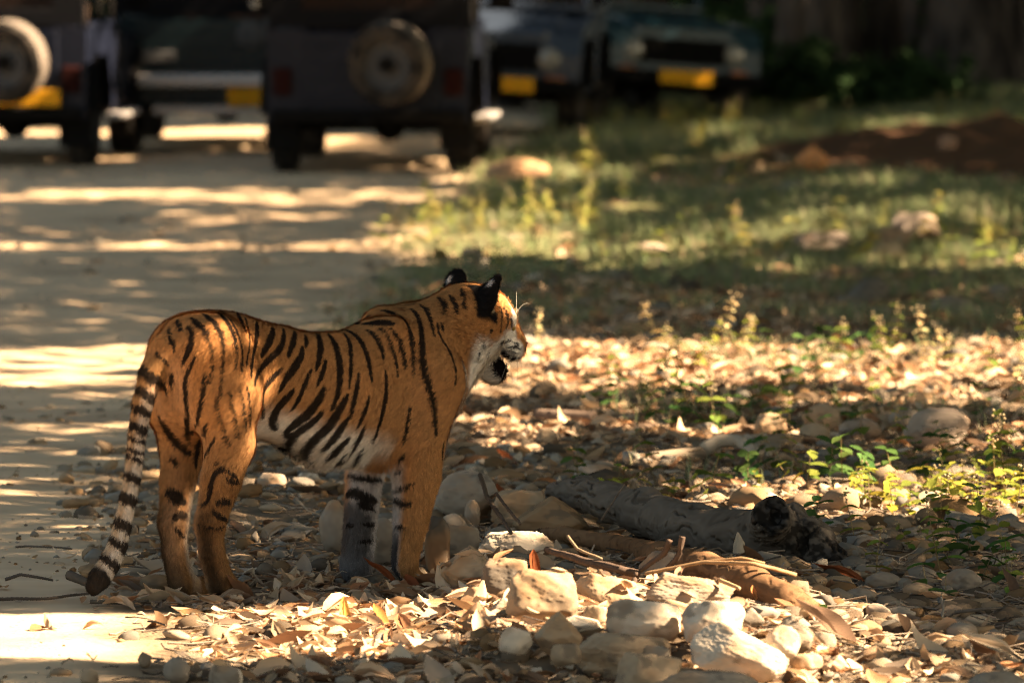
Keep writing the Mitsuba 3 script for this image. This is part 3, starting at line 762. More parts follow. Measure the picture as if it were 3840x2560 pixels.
# the coat's stripes: half width in tenths of a millimetre, then points (ahead, to the right, up) of the body in millimetres
STRIPES = """
53 -134,-3,885 -156,28,870 -166,51,855
38 -161,-13,864 -180,9,851 -192,24,838 -199,34,825 -202,41,812
38 -193,40,826 -198,48,810 -200,52,793
76 -151,63,869 -156,83,859 -163,95,848 -170,101,834 -176,103,821 -181,101,808 -184,98,795 -187,93,782 -189,86,770 -190,79,756
61 -118,46,894 -130,72,885 -136,94,876 -140,114,868 -142,131,858 -144,144,847 -148,154,833
27 -148,154,833 -149,161,820 -149,167,806 -150,171,793 -149,172,779 -149,172,765 -148,171,750 -148,169,736 -148,167,722 -150,165,708 -152,163,695
61 -67,42,904 -86,79,900 -97,106,893 -103,127,885 -107,144,875 -109,158,864 -111,169,852 -113,178,840 -115,185,826 -117,190,812 -119,193,798 -121,193,784
23 -121,193,784 -122,193,770 -123,192,756 -124,191,742 -125,191,728 -126,191,714 -127,191,700 -129,191,686 -130,191,672 -130,191,658
53 -13,66,903 -47,113,897 -59,138,888 -65,156,878 -70,170,867 -72,180,855 -74,189,843 -75,196,830 -76,202,817 -76,206,804 -75,208,790
19 -75,208,790 -78,208,773 -80,209,756 -83,210,738
38 38,25,904 8,72,898
38 -29,123,892 -43,148,882 -49,165,870 -52,178,858 -54,188,845 -55,196,832 -56,202,818 -56,207,804 -55,209,789
19 -55,209,789 -56,209,776 -57,210,763 -59,212,749 -61,214,736 -63,217,723
61 103,30,897 77,65,888 59,91,877 31,125,867 5,157,857 1,170,845
31 106,61,885 87,85,874 71,106,862 54,128,851 32,154,839 12,174,828 -2,188,815 -12,197,803 -20,202,790 -27,205,777 -34,208,764 -39,211,751
61 154,67,869 127,94,857 109,111,844 92,126,831 74,141,819 54,158,806 35,174,794 19,186,781 6,195,768 -4,202,754 -13,208,741 -20,214,727 -25,218,713
76 224,71,847 196,96,835 172,114,823 151,126,811 132,136,799 114,144,788 95,152,777 76,161,766
69 285,57,841 260,84,829 240,102,816 221,116,804 203,127,792 183,136,782 163,143,773 142,149,764 123,154,756 104,158,747 84,165,738 58,178,729 26,198,720 5,211,709 -8,219,697 -13,223,683
69 334,61,831 310,84,819 289,100,807 269,114,794 250,125,782 233,134,770 219,141,758
53 376,67,817 356,89,804 339,105,791 326,116,779
92 314,115,783 302,125,769 288,133,756 272,139,744 256,144,733 239,148,722 223,152,711 209,154,700 196,156,688 184,157,677 174,157,665 165,156,652
76 177,155,723 161,158,714 145,160,706 129,161,697 114,163,687 99,165,677 82,173,666 63,185,655 58,188,641 72,173,626 93,153,609 105,142,594 115,133,579 124,124,566
76 466,34,814 438,69,803 421,89,791 406,105,778 392,117,764 378,126,751 366,134,737 355,139,724 346,144,711
84 517,32,812 504,58,804 494,78,793 486,94,781 479,108,769 472,119,756 466,128,743 460,136,729 456,143,716 451,148,702 447,152,689 443,156,675 439,158,661 434,160,647 430,160,634 425,160,620 419,159,607 414,157,595 407,154,582
61 403,132,738 392,138,725 381,143,712 371,146,699 362,149,686 353,151,674 344,151,662
69 324,144,712 312,147,700 301,149,687 292,150,674 284,150,661 277,150,648 270,148,635 264,146,622 257,143,610 250,139,598 242,134,586
114 234,152,652 223,151,641 210,149,631 197,147,621 185,145,610 176,141,599 170,135,586 171,127,572 178,116,556 195,103,540 221,89,525
122 374,154,653 367,153,640 359,152,628 351,150,615 344,147,604 335,144,592 327,139,581 318,134,571 309,129,562 300,123,554 290,116,546 282,108,537 276,99,527 277,87,515 290,74,501 317,61,484
114 372,145,576 365,140,564 357,135,553 348,128,544 339,121,536 330,114,528 322,105,519 315,95,511 312,83,501 315,68,488 330,48,472 353,26,455 382,5,439 409,-7,425
122 466,165,622 457,164,610 449,163,598 442,160,586 436,157,573 429,154,561 423,149,549 417,144,538 411,137,527 405,131,517 398,123,507 393,114,497 388,104,486 387,92,475 389,79,463 397,64,449 411,49,434 433,34,418 471,12,400
53 595,27,812 577,56,803 564,78,792 551,95,780 540,109,768 530,121,755 520,131,742 512,139,728 504,145,715 497,151,702 491,156,688 486,159,675 481,162,661 478,164,648
61 529,158,691 523,162,676 516,165,662 510,168,648 505,169,634 500,170,620 495,170,606 491,169,591 488,167,577 486,165,563 484,162,548
92 476,161,549 468,156,536 462,150,524 456,143,511 452,136,498 448,127,485 445,118,473 443,106,460 442,94,448
92 501,142,485 495,134,473 490,124,460 486,112,448 485,99,435 486,83,422
99 532,103,428 537,87,414 549,64,400
69 634,-6,818 627,21,815 623,42,810 619,60,802 615,77,793 610,92,782 606,105,770 602,117,758 598,127,745 594,136,732 590,144,719 586,151,706 583,157,693 581,162,679 579,166,666
53 561,174,617 555,175,603 549,175,588 544,173,574 538,171,560 532,168,547 527,165,533 521,160,519
69 551,163,522 549,158,507 547,151,493 546,144,478 547,135,464 548,125,450 552,112,435
76 588,117,441 604,94,419 633,58,397
61 679,52,818 680,68,812 681,82,803 681,94,793 680,104,781 679,113,769 676,121,756 670,130,742 662,137,729
61 655,154,692 654,159,678 651,162,665 649,165,651 646,168,638 643,170,624 640,171,611 636,171,597 633,171,583 630,170,570 627,168,556 625,166,543 623,162,530 622,158,516 621,154,503 620,148,489 621,141,476 622,133,463
38 705,81,826 707,97,819 709,108,809 710,117,797 712,123,784 714,128,771 715,132,757 715,138,743 714,142,730 714,147,716 713,151,702 711,155,688 709,159,674
46 725,115,823 729,125,813 733,132,802 738,137,790 742,142,777 743,147,764 744,151,751 745,155,737 745,158,723 744,160,709 743,162,696
46 755,171,572 754,168,558 754,166,543 754,164,529 754,161,514 754,158,500 754,156,485 754,153,471 754,150,456
53 839,38,859 828,66,852 804,102,844 794,121,833 789,133,820 785,144,807 781,152,793 778,158,779 775,163,765 773,167,751 772,171,737 771,174,723 769,176,709 768,178,694 767,180,680
69 922,14,875 908,43,868 898,65,858 888,83,847 876,100,835 860,119,822 842,138,810 828,153,796 818,164,783 810,172,770 805,178,756 800,183,742 797,187,729 794,192,715 793,196,701 793,200,688 794,205,674 797,209,661 799,213,648 802,217,634 806,219,621 810,219,607 815,219,592 820,217,578 824,215,564 827,214,549 830,212,535 832,211,520 834,210,506 835,210,492 837,209,478
46 969,12,887 956,40,880 946,62,870 937,79,859 929,95,847 921,108,834 913,121,821 903,133,808 893,147,796
69 1034,36,909 1024,61,899 1016,80,887 1005,94,874 993,106,859
61 1064,56,916 1055,76,905 1049,92,894 1043,105,881 1036,116,868 1029,125,854
38 942,117,831 931,128,816 924,139,803 920,150,790 918,161,778 917,173,766 916,185,754 912,198,742 907,211,730 901,224,717 897,233,703 894,240,690 892,244,675 889,247,661 886,247,646
53 960,52,878 940,76,862 926,95,846
38 955,120,830 950,130,817 946,139,804
53 1110,66,934 1098,83,921 1089,96,909
53 1080,104,898 1074,115,885 1069,125,872
92 702,10,836 710,22,838 715,37,841 718,53,842 721,70,843 726,85,843 732,99,842 740,111,840
69 854,-52,870 864,-35,869 848,1,865 816,49,857
61 -178,126,784 -180,121,771 -182,114,758 -182,105,745 -182,97,733 -182,89,719 -181,84,706 -180,80,692 -178,78,677 -176,77,663 -173,75,649 -170,72,635 -164,68,620 -158,63,606 -149,55,591 -138,44,576 -121,27,560 -96,3,544 -73,-18,527 -54,-35,512 -38,-46,497 -28,-51,482
53 -160,150,725 -160,149,710 -161,147,696 -161,146,681 -161,143,667 -161,140,653 -161,135,639 -159,129,624 -156,121,610 -152,112,595 -146,100,580 -137,85,565 -122,64,550
53 -81,15,532 -52,-22,515
27 -136,183,650 -135,180,635 -133,178,621 -129,177,606 -124,176,592 -118,175,578 -111,174,564 -104,174,551 -97,175,537 -93,178,524 -88,181,511 -85,185,497
27 -108,208,665 -105,210,650 -101,210,636 -97,210,622 -92,208,607 -86,206,593 -80,204,578 -73,201,563 -68,199,548 -65,199,534 -62,199,519
31 -78,221,679 -76,223,665 -72,224,652 -68,224,638 -63,223,625 -59,221,611 -53,218,597 -48,214,583 -42,210,569 -38,207,555 -36,206,541
23 -52,226,678 -49,228,663 -45,228,648 -40,226,632 -36,224,617 -30,220,602 -25,215,586 -20,210,570 -17,206,555
61 -133,132,565 -128,117,552 -121,101,538 -110,82,523
61 -10,-23,499 -1,-38,484 2,-45,470 2,-48,455 3,-51,441 4,-54,426 5,-57,412
38 -112,143,519 -112,133,507 -112,122,494 -112,112,481 -110,101,468 -106,88,454
99 -134,-84,577 -125,-83,564 -115,-83,551 -104,-83,539 -93,-84,526 -81,-84,514 -70,-82,502 -60,-78,491 -51,-73,481 -42,-67,471 -32,-61,463 -20,-56,455
69 -59,-100,444 -56,-92,432 -53,-85,421
61 -233,7,789 -235,14,776 -234,20,763 -229,27,752 -221,32,741
69 -232,19,692 -198,1,675 -184,2,659
53 -202,39,722 -198,36,706 -192,32,691 -187,29,675
38 -113,144,437 -110,151,441
53 -53,186,382 -61,187,392 -72,185,404 -85,180,414 -96,172,422 -105,162,423 -112,154,418 -118,148,407 -123,144,393 -126,140,380 -126,137,366 -127,135,353 -128,133,339 -130,130,326 -133,122,315 -134,104,308
53 -93,177,393 -79,184,385 -59,186,377
69 -113,154,317 -101,163,321 -85,168,320 -65,167,315
61 -124,144,295 -118,150,284 -108,156,274 -94,159,267 -69,153,260
19 -150,106,246 -146,124,242 -137,137,239 -125,148,237 -110,154,237 -87,155,237
122 -76,-102,340 -73,-88,331 -66,-77,321 -57,-67,311 -45,-61,301
84 -85,-69,252 -71,-63,262 -57,-58,264 -39,-56,259
38 -82,-65,224 -72,-61,213 -61,-59,202 -46,-61,191
69 774,-124,335 773,-102,333 778,-86,331 786,-72,329 796,-61,327 810,-53,325 827,-49,323 851,-50,320
114 772,-131,270 770,-111,281 772,-95,283 778,-81,280 786,-70,272 797,-61,264 811,-55,256 829,-54,251
76 775,-82,249 785,-69,242 799,-59,234 819,-55,225
53 759,-115,179 761,-91,172
53 781,-67,180 799,-57,177 827,-57,174
53 773,-70,122 788,-60,126 810,-57,128
46 769,83,301 759,115,308 760,136,313 766,153,319 774,168,325
84 774,76,280 761,102,269 759,121,263 763,139,260 771,155,263
46 757,104,184 757,125,183 763,141,182
38 761,96,362 759,124,367
46 755,117,397 757,131,409 760,144,421
38 875,205,452 875,202,434 879,198,416 880,194,397
29 1240,136,869 1247,139,856 1250,142,843 1253,141,828 1253,139,814 1245,139,801
20 1221,138,870 1220,143,854 1217,147,839 1212,150,823 1208,152,807 1206,151,791
17 1266,143,833 1278,134,812 1295,120,792
38 1286,98,751 1302,108,755
26 1215,139,752 1260,118,762
23 1307,106,734 1320,115,736 1337,120,730
35 1121,157,760 1125,155,743
38 1100,156,734 1101,151,709
35 1151,159,800 1156,159,797
26 1179,152,846 1183,153,841
32 1112,73,931 1099,94,916 1082,105,898
29 1325,116,746 1327,117,744
20 1317,109,720 1326,113,716
17 1165,132,709 1163,141,725
"""
def chain_dist(v, pts, rs):
    """Distance to a chain's axis minus its radius, and the place along it (0 .. number of segments)."""
    best, where = np.full(len(v), 9.0), np.zeros(len(v))
    for i, (a, b, ra, rb) in enumerate(zip(pts[:-1], pts[1:], rs[:-1], rs[1:])):
        ab = b - a
        t = np.clip(((v - a) @ ab) / (ab @ ab), 0, 1)
        d = np.linalg.norm(v - a - t[:, None] * ab, axis=1) - (ra + (rb - ra) * t)
        m = d < best
        best[m], where[m] = d[m], (i + t)[m]
    return best, where


TAILP = [J(*p) for p in [(622, 1310, -.01), (566, 1410, -.02), (535, 1510, -.02), (516, 1620, -.02), (505, 1724, -.02), (496, 1790, -.02),
                         (480, 1870, -.02), (460, 1970, -.02), (440, 2045, -.02), (408, 2115, -.02), (372, 2170, -.02), (352, 2200, -.02)]]
TAILY = np.array([1310, 1410, 1510, 1620, 1724, 1790, 1870, 1970, 2045, 2115, 2170, 2200.])
RINGS = [(1345, 12), (1418, 19), (1482, 19), (1536, 14), (1602, 19), (1646, 12), (1690, 10), (1718, 9), (1786, 17), (1868, 21), (1966, 23), (2040, 21), (2112, 17)]


def stripe_darkness(v):
    from scipy.spatial import cKDTree
    P, R = [], []
    for line in STRIPES.strip().split('\n'):
        r, *q = line.split()
        q = np.array([[float(x) for x in a.split(',')] for a in q]) / 1000
        r = float(r) * 1.65e-4
        L = np.r_[0, np.cumsum(np.linalg.norm(np.diff(q, axis=0), axis=1))]
        x = np.linspace(0, L[-1], max(3, int(L[-1] / 0.004)))
        p = np.stack([np.interp(x, L, q[:, i]) for i in range(3)], 1)
        e = x / L[-1]
        prof = 0.45 + 0.62 * np.sin(np.pi * np.clip(e, 0, 1)) ** 0.7
        r = r * (1.35 if q[:, 0].mean() > 1.12 else 1)
        trunk = (q[:, 2].mean() > 0.42) and q[:, 0].mean() < 0.95 and q[:, 0].mean() > -0.05 and q[:, 1].mean() > 0.02
        for sgn in ((1, -1) if trunk else (1,)):
            b = p * [1, sgn, 1]
            P.append(TO + b[:, :1] * TH + b[:, 1:2] * TR + b[:, 2:] * TU); R.append(np.maximum(r * prof, .0046))
    P, R = np.vstack(P), np.concatenate(R)
    d, i = cKDTree(P).query(v, k=6, distance_upper_bound=0.05)
    Rk = np.append(R, 1e-3)[i]
    wob = (meshkit.fbm(v * 90, 2, 3) - 0.5) * 0.006 + (meshkit.noise(v * 320, 5) - 0.5) * 0.004
    g = ((d + wob[:, None]) / Rk).min(1)
    return 1 - ss(0.78, 1.18, g)


def coat(v, n):
    t, s, z = (v - TO) @ TH, (v - TO) @ TR, v[:, 2]
    q = v - HC
    a, b, c = q @ HF[0], q @ HF[1], q @ HF[2]
    big, fine = meshkit.fbm(v * 9, 3, 1), meshkit.fbm(v * 60, 3, 2)
    orange, pale, white = np.array([.305, .134, .045]), np.array([.35, .175, .072]), np.array([.74, .69, .61])
    col = lerp(np.tile(orange, (len(v), 1)), pale, ss(.82, .5, z) * 0.7 + 0.3 * big)
    legs = {}
    for k, pts, rs in (('rh', [(800, 1330, .085), (835, 1480, .105), (862, 1660, .125), (828, 1800, .118), (790, 1955, .105), (793, 2070, .105), (822, 2170, .105), (882, 2216, .105)], [.125, .112, .075, .066, .046, .041, .043, .035]),
                       ('lh', [(700, 1330, -.085), (672, 1480, -.105), (690, 1660, -.125), (668, 1800, -.118), (652, 1955, -.105), (655, 2070, -.105), (678, 2170, -.105), (748, 2212, -.105)], [.125, .112, .072, .058, .046, .041, .043, .035]),
                       ('rf', [(1600, 1440, .115), (1570, 1650, .12), (1562, 1790, .12), (1540, 1960, .115), (1520, 2090, .11), (1540, 2160, .11)], [.118, .088, .078, .056, .044, .034]),
                       ('lf', [(1490, 1440, -.115), (1392, 1680, -.115), (1366, 1790, -.112), (1350, 1970, -.11), (1340, 2100, -.11), (1360, 2180, -.11)], [.11, .074, .062, .053, .054, .042])):
        legs[k] = chain_dist(v, [J(*p) for p in pts], rs)
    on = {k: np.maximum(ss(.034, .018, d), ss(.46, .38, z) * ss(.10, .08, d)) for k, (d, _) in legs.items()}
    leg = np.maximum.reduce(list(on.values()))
    side = n @ TR
    ahead = n @ TH
    # belly, chest and throat
    zb = np.interp(t, [.05, .2, .45, .68, .9], [.62, .595, .535, .475, .41]) + (big - .5) * .06
    belly = ss(zb + .03, zb - .06, z) * ss(.08, .14, t) * ss(.98, .88, t) * (1 - np.maximum(on['rh'], np.maximum(on['rf'], on['lh'])))
    col = lerp(col, white * [.92, .9, .88], belly)
    chest = ss(.95, 1.03, t) * ss(.10, .05, np.abs(s - .01)) * ss(.78, .70, z)
    col = lerp(col, white, chest * ss(.2, .5, ahead))
    col = lerp(col, white, ss(.52, .64, ahead + (fine - .5) * .15) * ss(.78, .70, z) * ss(.34, .40, z) * ss(.8, .9, t))
    # legs
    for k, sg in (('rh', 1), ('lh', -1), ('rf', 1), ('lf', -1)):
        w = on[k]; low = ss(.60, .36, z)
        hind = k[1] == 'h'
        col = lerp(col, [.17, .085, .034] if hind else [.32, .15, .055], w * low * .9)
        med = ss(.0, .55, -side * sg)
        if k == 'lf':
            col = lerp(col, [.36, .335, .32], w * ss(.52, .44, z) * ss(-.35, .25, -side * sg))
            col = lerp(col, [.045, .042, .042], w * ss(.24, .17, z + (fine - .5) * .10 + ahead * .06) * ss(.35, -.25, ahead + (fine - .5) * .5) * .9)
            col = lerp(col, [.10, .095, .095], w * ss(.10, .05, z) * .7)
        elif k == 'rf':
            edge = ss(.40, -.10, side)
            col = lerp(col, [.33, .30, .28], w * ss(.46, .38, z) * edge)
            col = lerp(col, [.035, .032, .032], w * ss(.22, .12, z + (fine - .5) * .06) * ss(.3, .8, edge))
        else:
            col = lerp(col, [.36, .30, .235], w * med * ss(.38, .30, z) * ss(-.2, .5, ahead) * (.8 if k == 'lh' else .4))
            col = lerp(col, [.030, .019, .011], w * ss(.40, .20, z + (fine - .5) * .08) * ss(.45, -.35, ahead + (fine - .5) * .4) * ss(.75, -.1, n[:, 0]) * .95)  # dark fur at the rear plus shade painted on the side away from sun
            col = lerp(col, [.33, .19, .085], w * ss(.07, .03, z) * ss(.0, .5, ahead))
    # rump between the legs
    col = lerp(col, [.44, .25, .13], ss(-.02, -.10, t) * ss(.12, .06, np.abs(s)) * ss(.82, .7, z) * .6)
    # stripes
    dark = stripe_darkness(v)
    # tail
    td, tw = chain_dist(v, TAILP, [.046, .036, .031, .0265, .025, .0245, .0245, .026, .028, .030, .031, .024])
    tail = ss(.022, .008, td) * ss(.25, .6, tw)
    ty = np.interp(tw, np.arange(len(TAILY)), TAILY)
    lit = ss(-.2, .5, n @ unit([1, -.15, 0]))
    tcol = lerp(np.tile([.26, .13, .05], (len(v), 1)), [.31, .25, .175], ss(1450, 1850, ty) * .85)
    tcol = lerp(tcol, white * .75, lit * ss(1400, 1560, ty) * .5)  # white fur, painted paler on the side facing the sun
    col = lerp(col, tcol, tail)
    wob = (fine - .5) * 26 + (meshkit.noise(v * 260, 9) - .5) * 12 - (n @ unit([1, -.4, 0])) * 9
    ring = np.zeros(len(v))
    for y, w in RINGS:
        ring = np.maximum(ring, 1 - ss(.75, 1.2, np.abs(ty + wob - y) / w))
    ring = np.maximum(ring, ss(2142, 2158, ty + wob * .6))
    dark = np.where(tail > .5, np.where(ty > 1335, ring, dark), dark)
    # head
    hd = ss(-.10, -.03, a) * ss(.30, .24, np.linalg.norm(q, axis=1))
    nose = JH(1960, 1293, .0)
    nq = v - nose
    na, nb, nc = nq @ HF[0], nq @ HF[1], nq @ HF[2]
    cheek = ss(-.028, -.078, c + (fine - .5) * .05 - ss(.02, .09, a) * .06) * ss(-.07, -.01, a - c * .1) * ss(.04, .07, np.abs(b))
    col = lerp(col, white, hd * cheek * .95)
    col = lerp(col, white, ss(-.06, -.10, c) * ss(-.06, .0, a) * ss(.3, .25, np.linalg.norm(q, axis=1)) * .9)           # throat
    face_white = np.zeros(len(v))
    for sg in (-1, 1):
        d = np.linalg.norm((v - (HC + HF[0] * .100 + HF[2] * .052 + HF[1] * sg * .052)) / 1.0, axis=1)
        face_white = np.maximum(face_white, ss(.040, .026, d + (fine - .5) * .02))
        d = np.linalg.norm(v - (nose - HF[0] * .05 - HF[2] * .030 + HF[1] * sg * .03), axis=1)
        face_white = np.maximum(face_white, ss(.046, .034, d))
        d = np.linalg.norm(v - (nose - HF[0] * .085 + HF[2] * .008 + HF[1] * sg * .058), axis=1)
        face_white = np.maximum(face_white, ss(.034, .022, d))
    col = lerp(col, [.72, .68, .60], face_white)
    bridge = ss(.034, .022, np.abs(nb)) * ss(-.02, .0, nc) * ss(-.20, -.17, na)
    col = lerp(col, [.58, .30, .12], bridge * (na > -.2))
    col = lerp(col, [.30, .12, .09], ss(.028, .018, np.linalg.norm(nq - HF[0] * .012 + HF[2] * .004, axis=1)))
    jq = v - JAW
    ju, jf = jq @ JF[2], jq @ JF[0]
    near = np.linalg.norm(jq, axis=1)
    jaw = ss(.085, .07, near) * ss(-.06, -.04, jf)
    col = lerp(col, [.46, .43, .38], jaw * ss(.02, -.005, ju + .014))
    mouth = jaw * ss(-.010, -.002, ju + (fine - .5) * .01)
    col = lerp(col, [.008, .006, .006], mouth)
    lips = ss(-.35, -.6, n @ HF[2]) * ss(.10, .08, np.linalg.norm(nq + HF[0] * .05, axis=1)) * ss(-.03, -.045, nc)
    col = lerp(col, [.012, .010, .010], lips)
    # ears: black behind with a white spot
    for sg, base, tip, r0, spot in ((1, (1802, 1150, .075), (1868, 1044, .10), .060, (1846, 1060)), (-1, (1704, 1090, -.075), (1708, 1062, -.085), .052, (1690, 1045))):
        b0, t0 = JH(*base), JH(*tip)
        up = unit(t0 - b0)
        fw = unit(HF[0] * 0.75 - HF[1] * 0.25 * (sg > 0) + HF[1] * sg * 0.1); fw = unit(fw - up * (fw @ up))
        e = v - b0
        eu, ef, es = e @ up, e @ fw, np.abs(e @ np.cross(fw, up))
        ear = ss(-.045, -.025, eu - es * .2 + (fine - .5) * .02) * ss(.075, .06, es) * ss(.20, .18, eu) * ss(-.05, -.04, ef) * ss(.05, .04, ef) * ss(-.035, -.01, (n @ -fw) * .05 + .02)
        if sg < 0:
            ear = ear * ss(-.005, .012, eu)
        col = lerp(col, [.009, .008, .008], ear)
        d = EYE + unit(ray(*spot)) * np.linalg.norm(t0 - EYE)
        col = lerp(col, [.40, .37, .34], ear * ss(.017, .008, np.linalg.norm(v - d, axis=1)))
        rim = ss(.003, .012, ef) * ss(.0, .02, eu) * ss(.075, .06, es) * ss(.16, .13, eu) * ss(.1, .5, n @ fw)
        col = lerp(col, [.55, .42, .26], rim * .9)
    dark = dark * (1 - mouth)
    ink = np.array([.012, .0095, .008])
    col = lerp(col, ink, np.clip(dark, 0, 1) * .97)
    low = ss(.46, .36, z)
    along, across = t * .8 + z * .6, z * .8 - t * .6
    hair = meshkit.noise(np.stack([along * 34, across * 150, s * 120], 1), 31) * (1 - low) + meshkit.noise(np.stack([t * 150, s * 150, z * 34], 1), 32) * low
    hair2 = meshkit.noise(np.stack([along * 14, across * 60, s * 50], 1), 33)
    return np.clip(col * (0.64 + 0.2 * fine + .44 * hair + .10 * hair2)[:, None], .004, .9), dark


def hair_flow(v, n):
    """The lie of the hair, and its length."""
    t, s, z = (v - TO) @ TH, (v - TO) @ TR, v[:, 2]
    d = -TH * 0.75 - TU * 0.55 + 0 * v
    low = ss(.48, .36, z)[:, None]
    d = d * (1 - low) - TU * low
    q = v - HC
    head = ss(.26, .20, np.linalg.norm(q, axis=1))[:, None]
    d = d * (1 - head) + (-HF[0] * .9 - HF[2] * .35) * head
    tail = ss(-.16, -.22, t)[:, None] * ss(.9, .85, z)[:, None]
    d = d * (1 - tail) + (-TU - TH * .25) * tail
    d = d - n * (d * n).sum(1, keepdims=True)
    d /= np.linalg.norm(d, axis=1, keepdims=True) + 1e-9
    L = np.full(len(v), .015)
    L += .020 * ss(.50, .42, z) * ss(.10, .2, t) * ss(.85, .7, t) * ss(.2, -.5, n[:, 2])
    L += .016 * head[:, 0] * ss(.0, -.06, q @ HF[2])
    L -= .001 * tail[:, 0]
    L *= 1 - .5 * ss(.12, .05, z)
    return d, L


def make_fur(v, f, col, count, r):
    e1, e2 = v[f[:, 1]] - v[f[:, 0]], v[f[:, 2]] - v[f[:, 0]]
    area = np.linalg.norm(np.cross(e1, e2), axis=1)
    i = r.choice(len(f), count, p=area / area.sum())
    u = r.random((count, 2)); u[u.sum(1) > 1] = 1 - u[u.sum(1) > 1]
    p = v[f[i, 0]] + u[:, :1] * e1[i] + u[:, 1:] * e2[i]
    vn = vnormals(v, f)
    n = vn[f[i, 0]]
    c = col[f[i, 0]] * (0.62 + 0.72 * r.random((count, 1)))
    d, L = hair_flow(p, n)
    L = L * (0.55 + 0.8 * r.random(count))
    jit = r.normal(0, .16, (count, 3))
    d = d + jit; d /= np.linalg.norm(d, axis=1, keepdims=True)
    lift = 0.13 + 0.27 * r.random((count, 1))
    w = np.cross(d, n); w /= np.linalg.norm(w, axis=1, keepdims=True) + 1e-9
    hw = (0.0010 + 0.0010 * r.random((count, 1)))
    base = p - n * .001
    tip = p + L[:, None] * (d + n * lift)
    V = np.stack([base - w * hw, base + w * hw, tip], 1).reshape(-1, 3)
    return V, np.arange(3 * count).reshape(-1, 3), np.repeat(c, 3, 0)


def build_tiger():
    r = np.random.default_rng(11)
    v, f = build_tiger_body(0.0083).mesh(1)
    n = vnormals(v, f)
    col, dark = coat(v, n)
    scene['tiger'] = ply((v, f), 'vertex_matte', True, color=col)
    tag('tiger', 'orange tiger with black stripes standing with its mouth open and back to the camera', 'tiger')
    V, Fc, C = make_fur(v, f, col, 210000, r)
    scene['tiger__fur'] = ply((V, Fc), 'vertex_matte', False, color=C)
    tag('tiger__fur', kind='stuff')
    hf, hr, hu = HF
    nose = JH(1960, 1293, .0)
    e0 = trimesh.creation.icosphere(3, 0.0155)
    for sg in (-1, 1):
        ey = HC + hf * .112 + hu * .020 + hr * sg * .046
        put('eye', (e0.vertices + ey, e0.faces), 'tiger_eye', True, 'tiger')
    for sg in (1, -1):
        for k, (fw, dn, sd, L) in enumerate(((-.25, -.5, .8, .11), (-.1, -.75, .6, .10), (-.5, -.6, .6, .09), (-.3, -.85, .4, .11), (-.6, -.3, .75, .12))):
            p0 = nose - hf * (.026 + .007 * k) - hu * (.026 + .004 * (k % 3)) + hr * sg * (.046 - .002 * k)
            d = unit(hf * fw + hu * dn * .6 + hr * sg * sd)
            x = np.linspace(0, 1, 7)[:, None]
            put('whisker', tube(p0 + d * L * x - TU * .03 * x ** 2 * (1 if k != 4 else -.3), np.linspace(.0008, .0003, 7), 4), 'whisker_white', True, 'tiger')
    for (x1, y1) in ((1938, 1095), (1985, 1138), (1946, 1170)):
        p0 = HC + hf * .118 + hu * .070 + hr * .03
        p1 = EYE + unit(ray(x1, y1)) * np.linalg.norm(p0 + hf * .05 - EYE)
        x = np.linspace(0, 1, 7)[:, None]
        put('whisker', tube(p0 + (p1 - p0) * x + TU * .012 * np.sin(np.pi * x), np.linspace(.0006, .0003, 7), 4), 'whisker_white', True, 'tiger')


scene['whisker_white'] = {'type': 'twosided', 'bsdf': {'type': 'diffuse', 'reflectance': {'type': 'rgb', 'value': [.5, .46, .38]}}}
scene['tiger_eye'] = {'type': 'roughplastic', 'diffuse_reflectance': {'type': 'rgb', 'value': [.20, .13, .02]}, 'alpha': .06}
build_tiger()
# ---------------------------------------------------------------- stones, log, root
def rock(w, d, h, kind, seed, sub=4, rough=1.0):
    """A stone of a width, depth and height, standing on z = 0."""
    r = np.random.default_rng(seed)
    m = trimesh.creation.icosphere(sub)
    u = np.array(m.vertices)
    npl = {'round': 26, 'block': 11, 'wedge': 8, 'slab': 10}[kind]
    N = r.normal(size=(npl, 3)); N /= np.linalg.norm(N, axis=1, keepdims=True)
    H = r.uniform(.70, .98, npl) if kind != 'round' else r.uniform(.86, 1.0, npl)
    if kind == 'slab':
        N = np.vstack([N, [[.12, .05, 1], [0, 0, -1]]]); H = np.r_[H, .62, .6]
    if kind == 'block':
        N = np.vstack([N, [[.1, .1, 1], [1, .2, .1], [-1, .1, .2], [.1, -1, .15]]]); H = np.r_[H, .72, .75, .75, .72]
    if kind == 'wedge':
        N = np.vstack([N, [[.75, -.1, .65], [-.72, -.1, .68], [0, -.8, .6]]]); H = np.r_[H, .52, .52, .55]
    N /= np.linalg.norm(N, axis=1, keepdims=True)
    c = np.maximum(u @ N.T, 1e-3)
    k = 30.0 if kind != 'round' else 11.0
    rad = (((c / H) ** k).sum(1) + 1) ** (-1 / k)
    v = u * rad[:, None]
    v = v + u * ((meshkit.fbm(u * 2.2 + seed * 3.1, 4, seed % 97) - .5) * .22 * rough + (meshkit.fbm(u * [7, 7, 16] + seed, 3, 3) - .5) * .075 * rough * (1 if kind != 'round' else .45) + (meshkit.fbm(u * [18, 18, 34] + seed, 2, 8) - .5) * .05 * rough * (1 if kind != 'round' else .3))[:, None]
    v = v / (v.max(0) - v.min(0)) * [w, d, h]
    v = v - (v.max(0) + v.min(0)) / 2
    return v, np.array(m.faces)


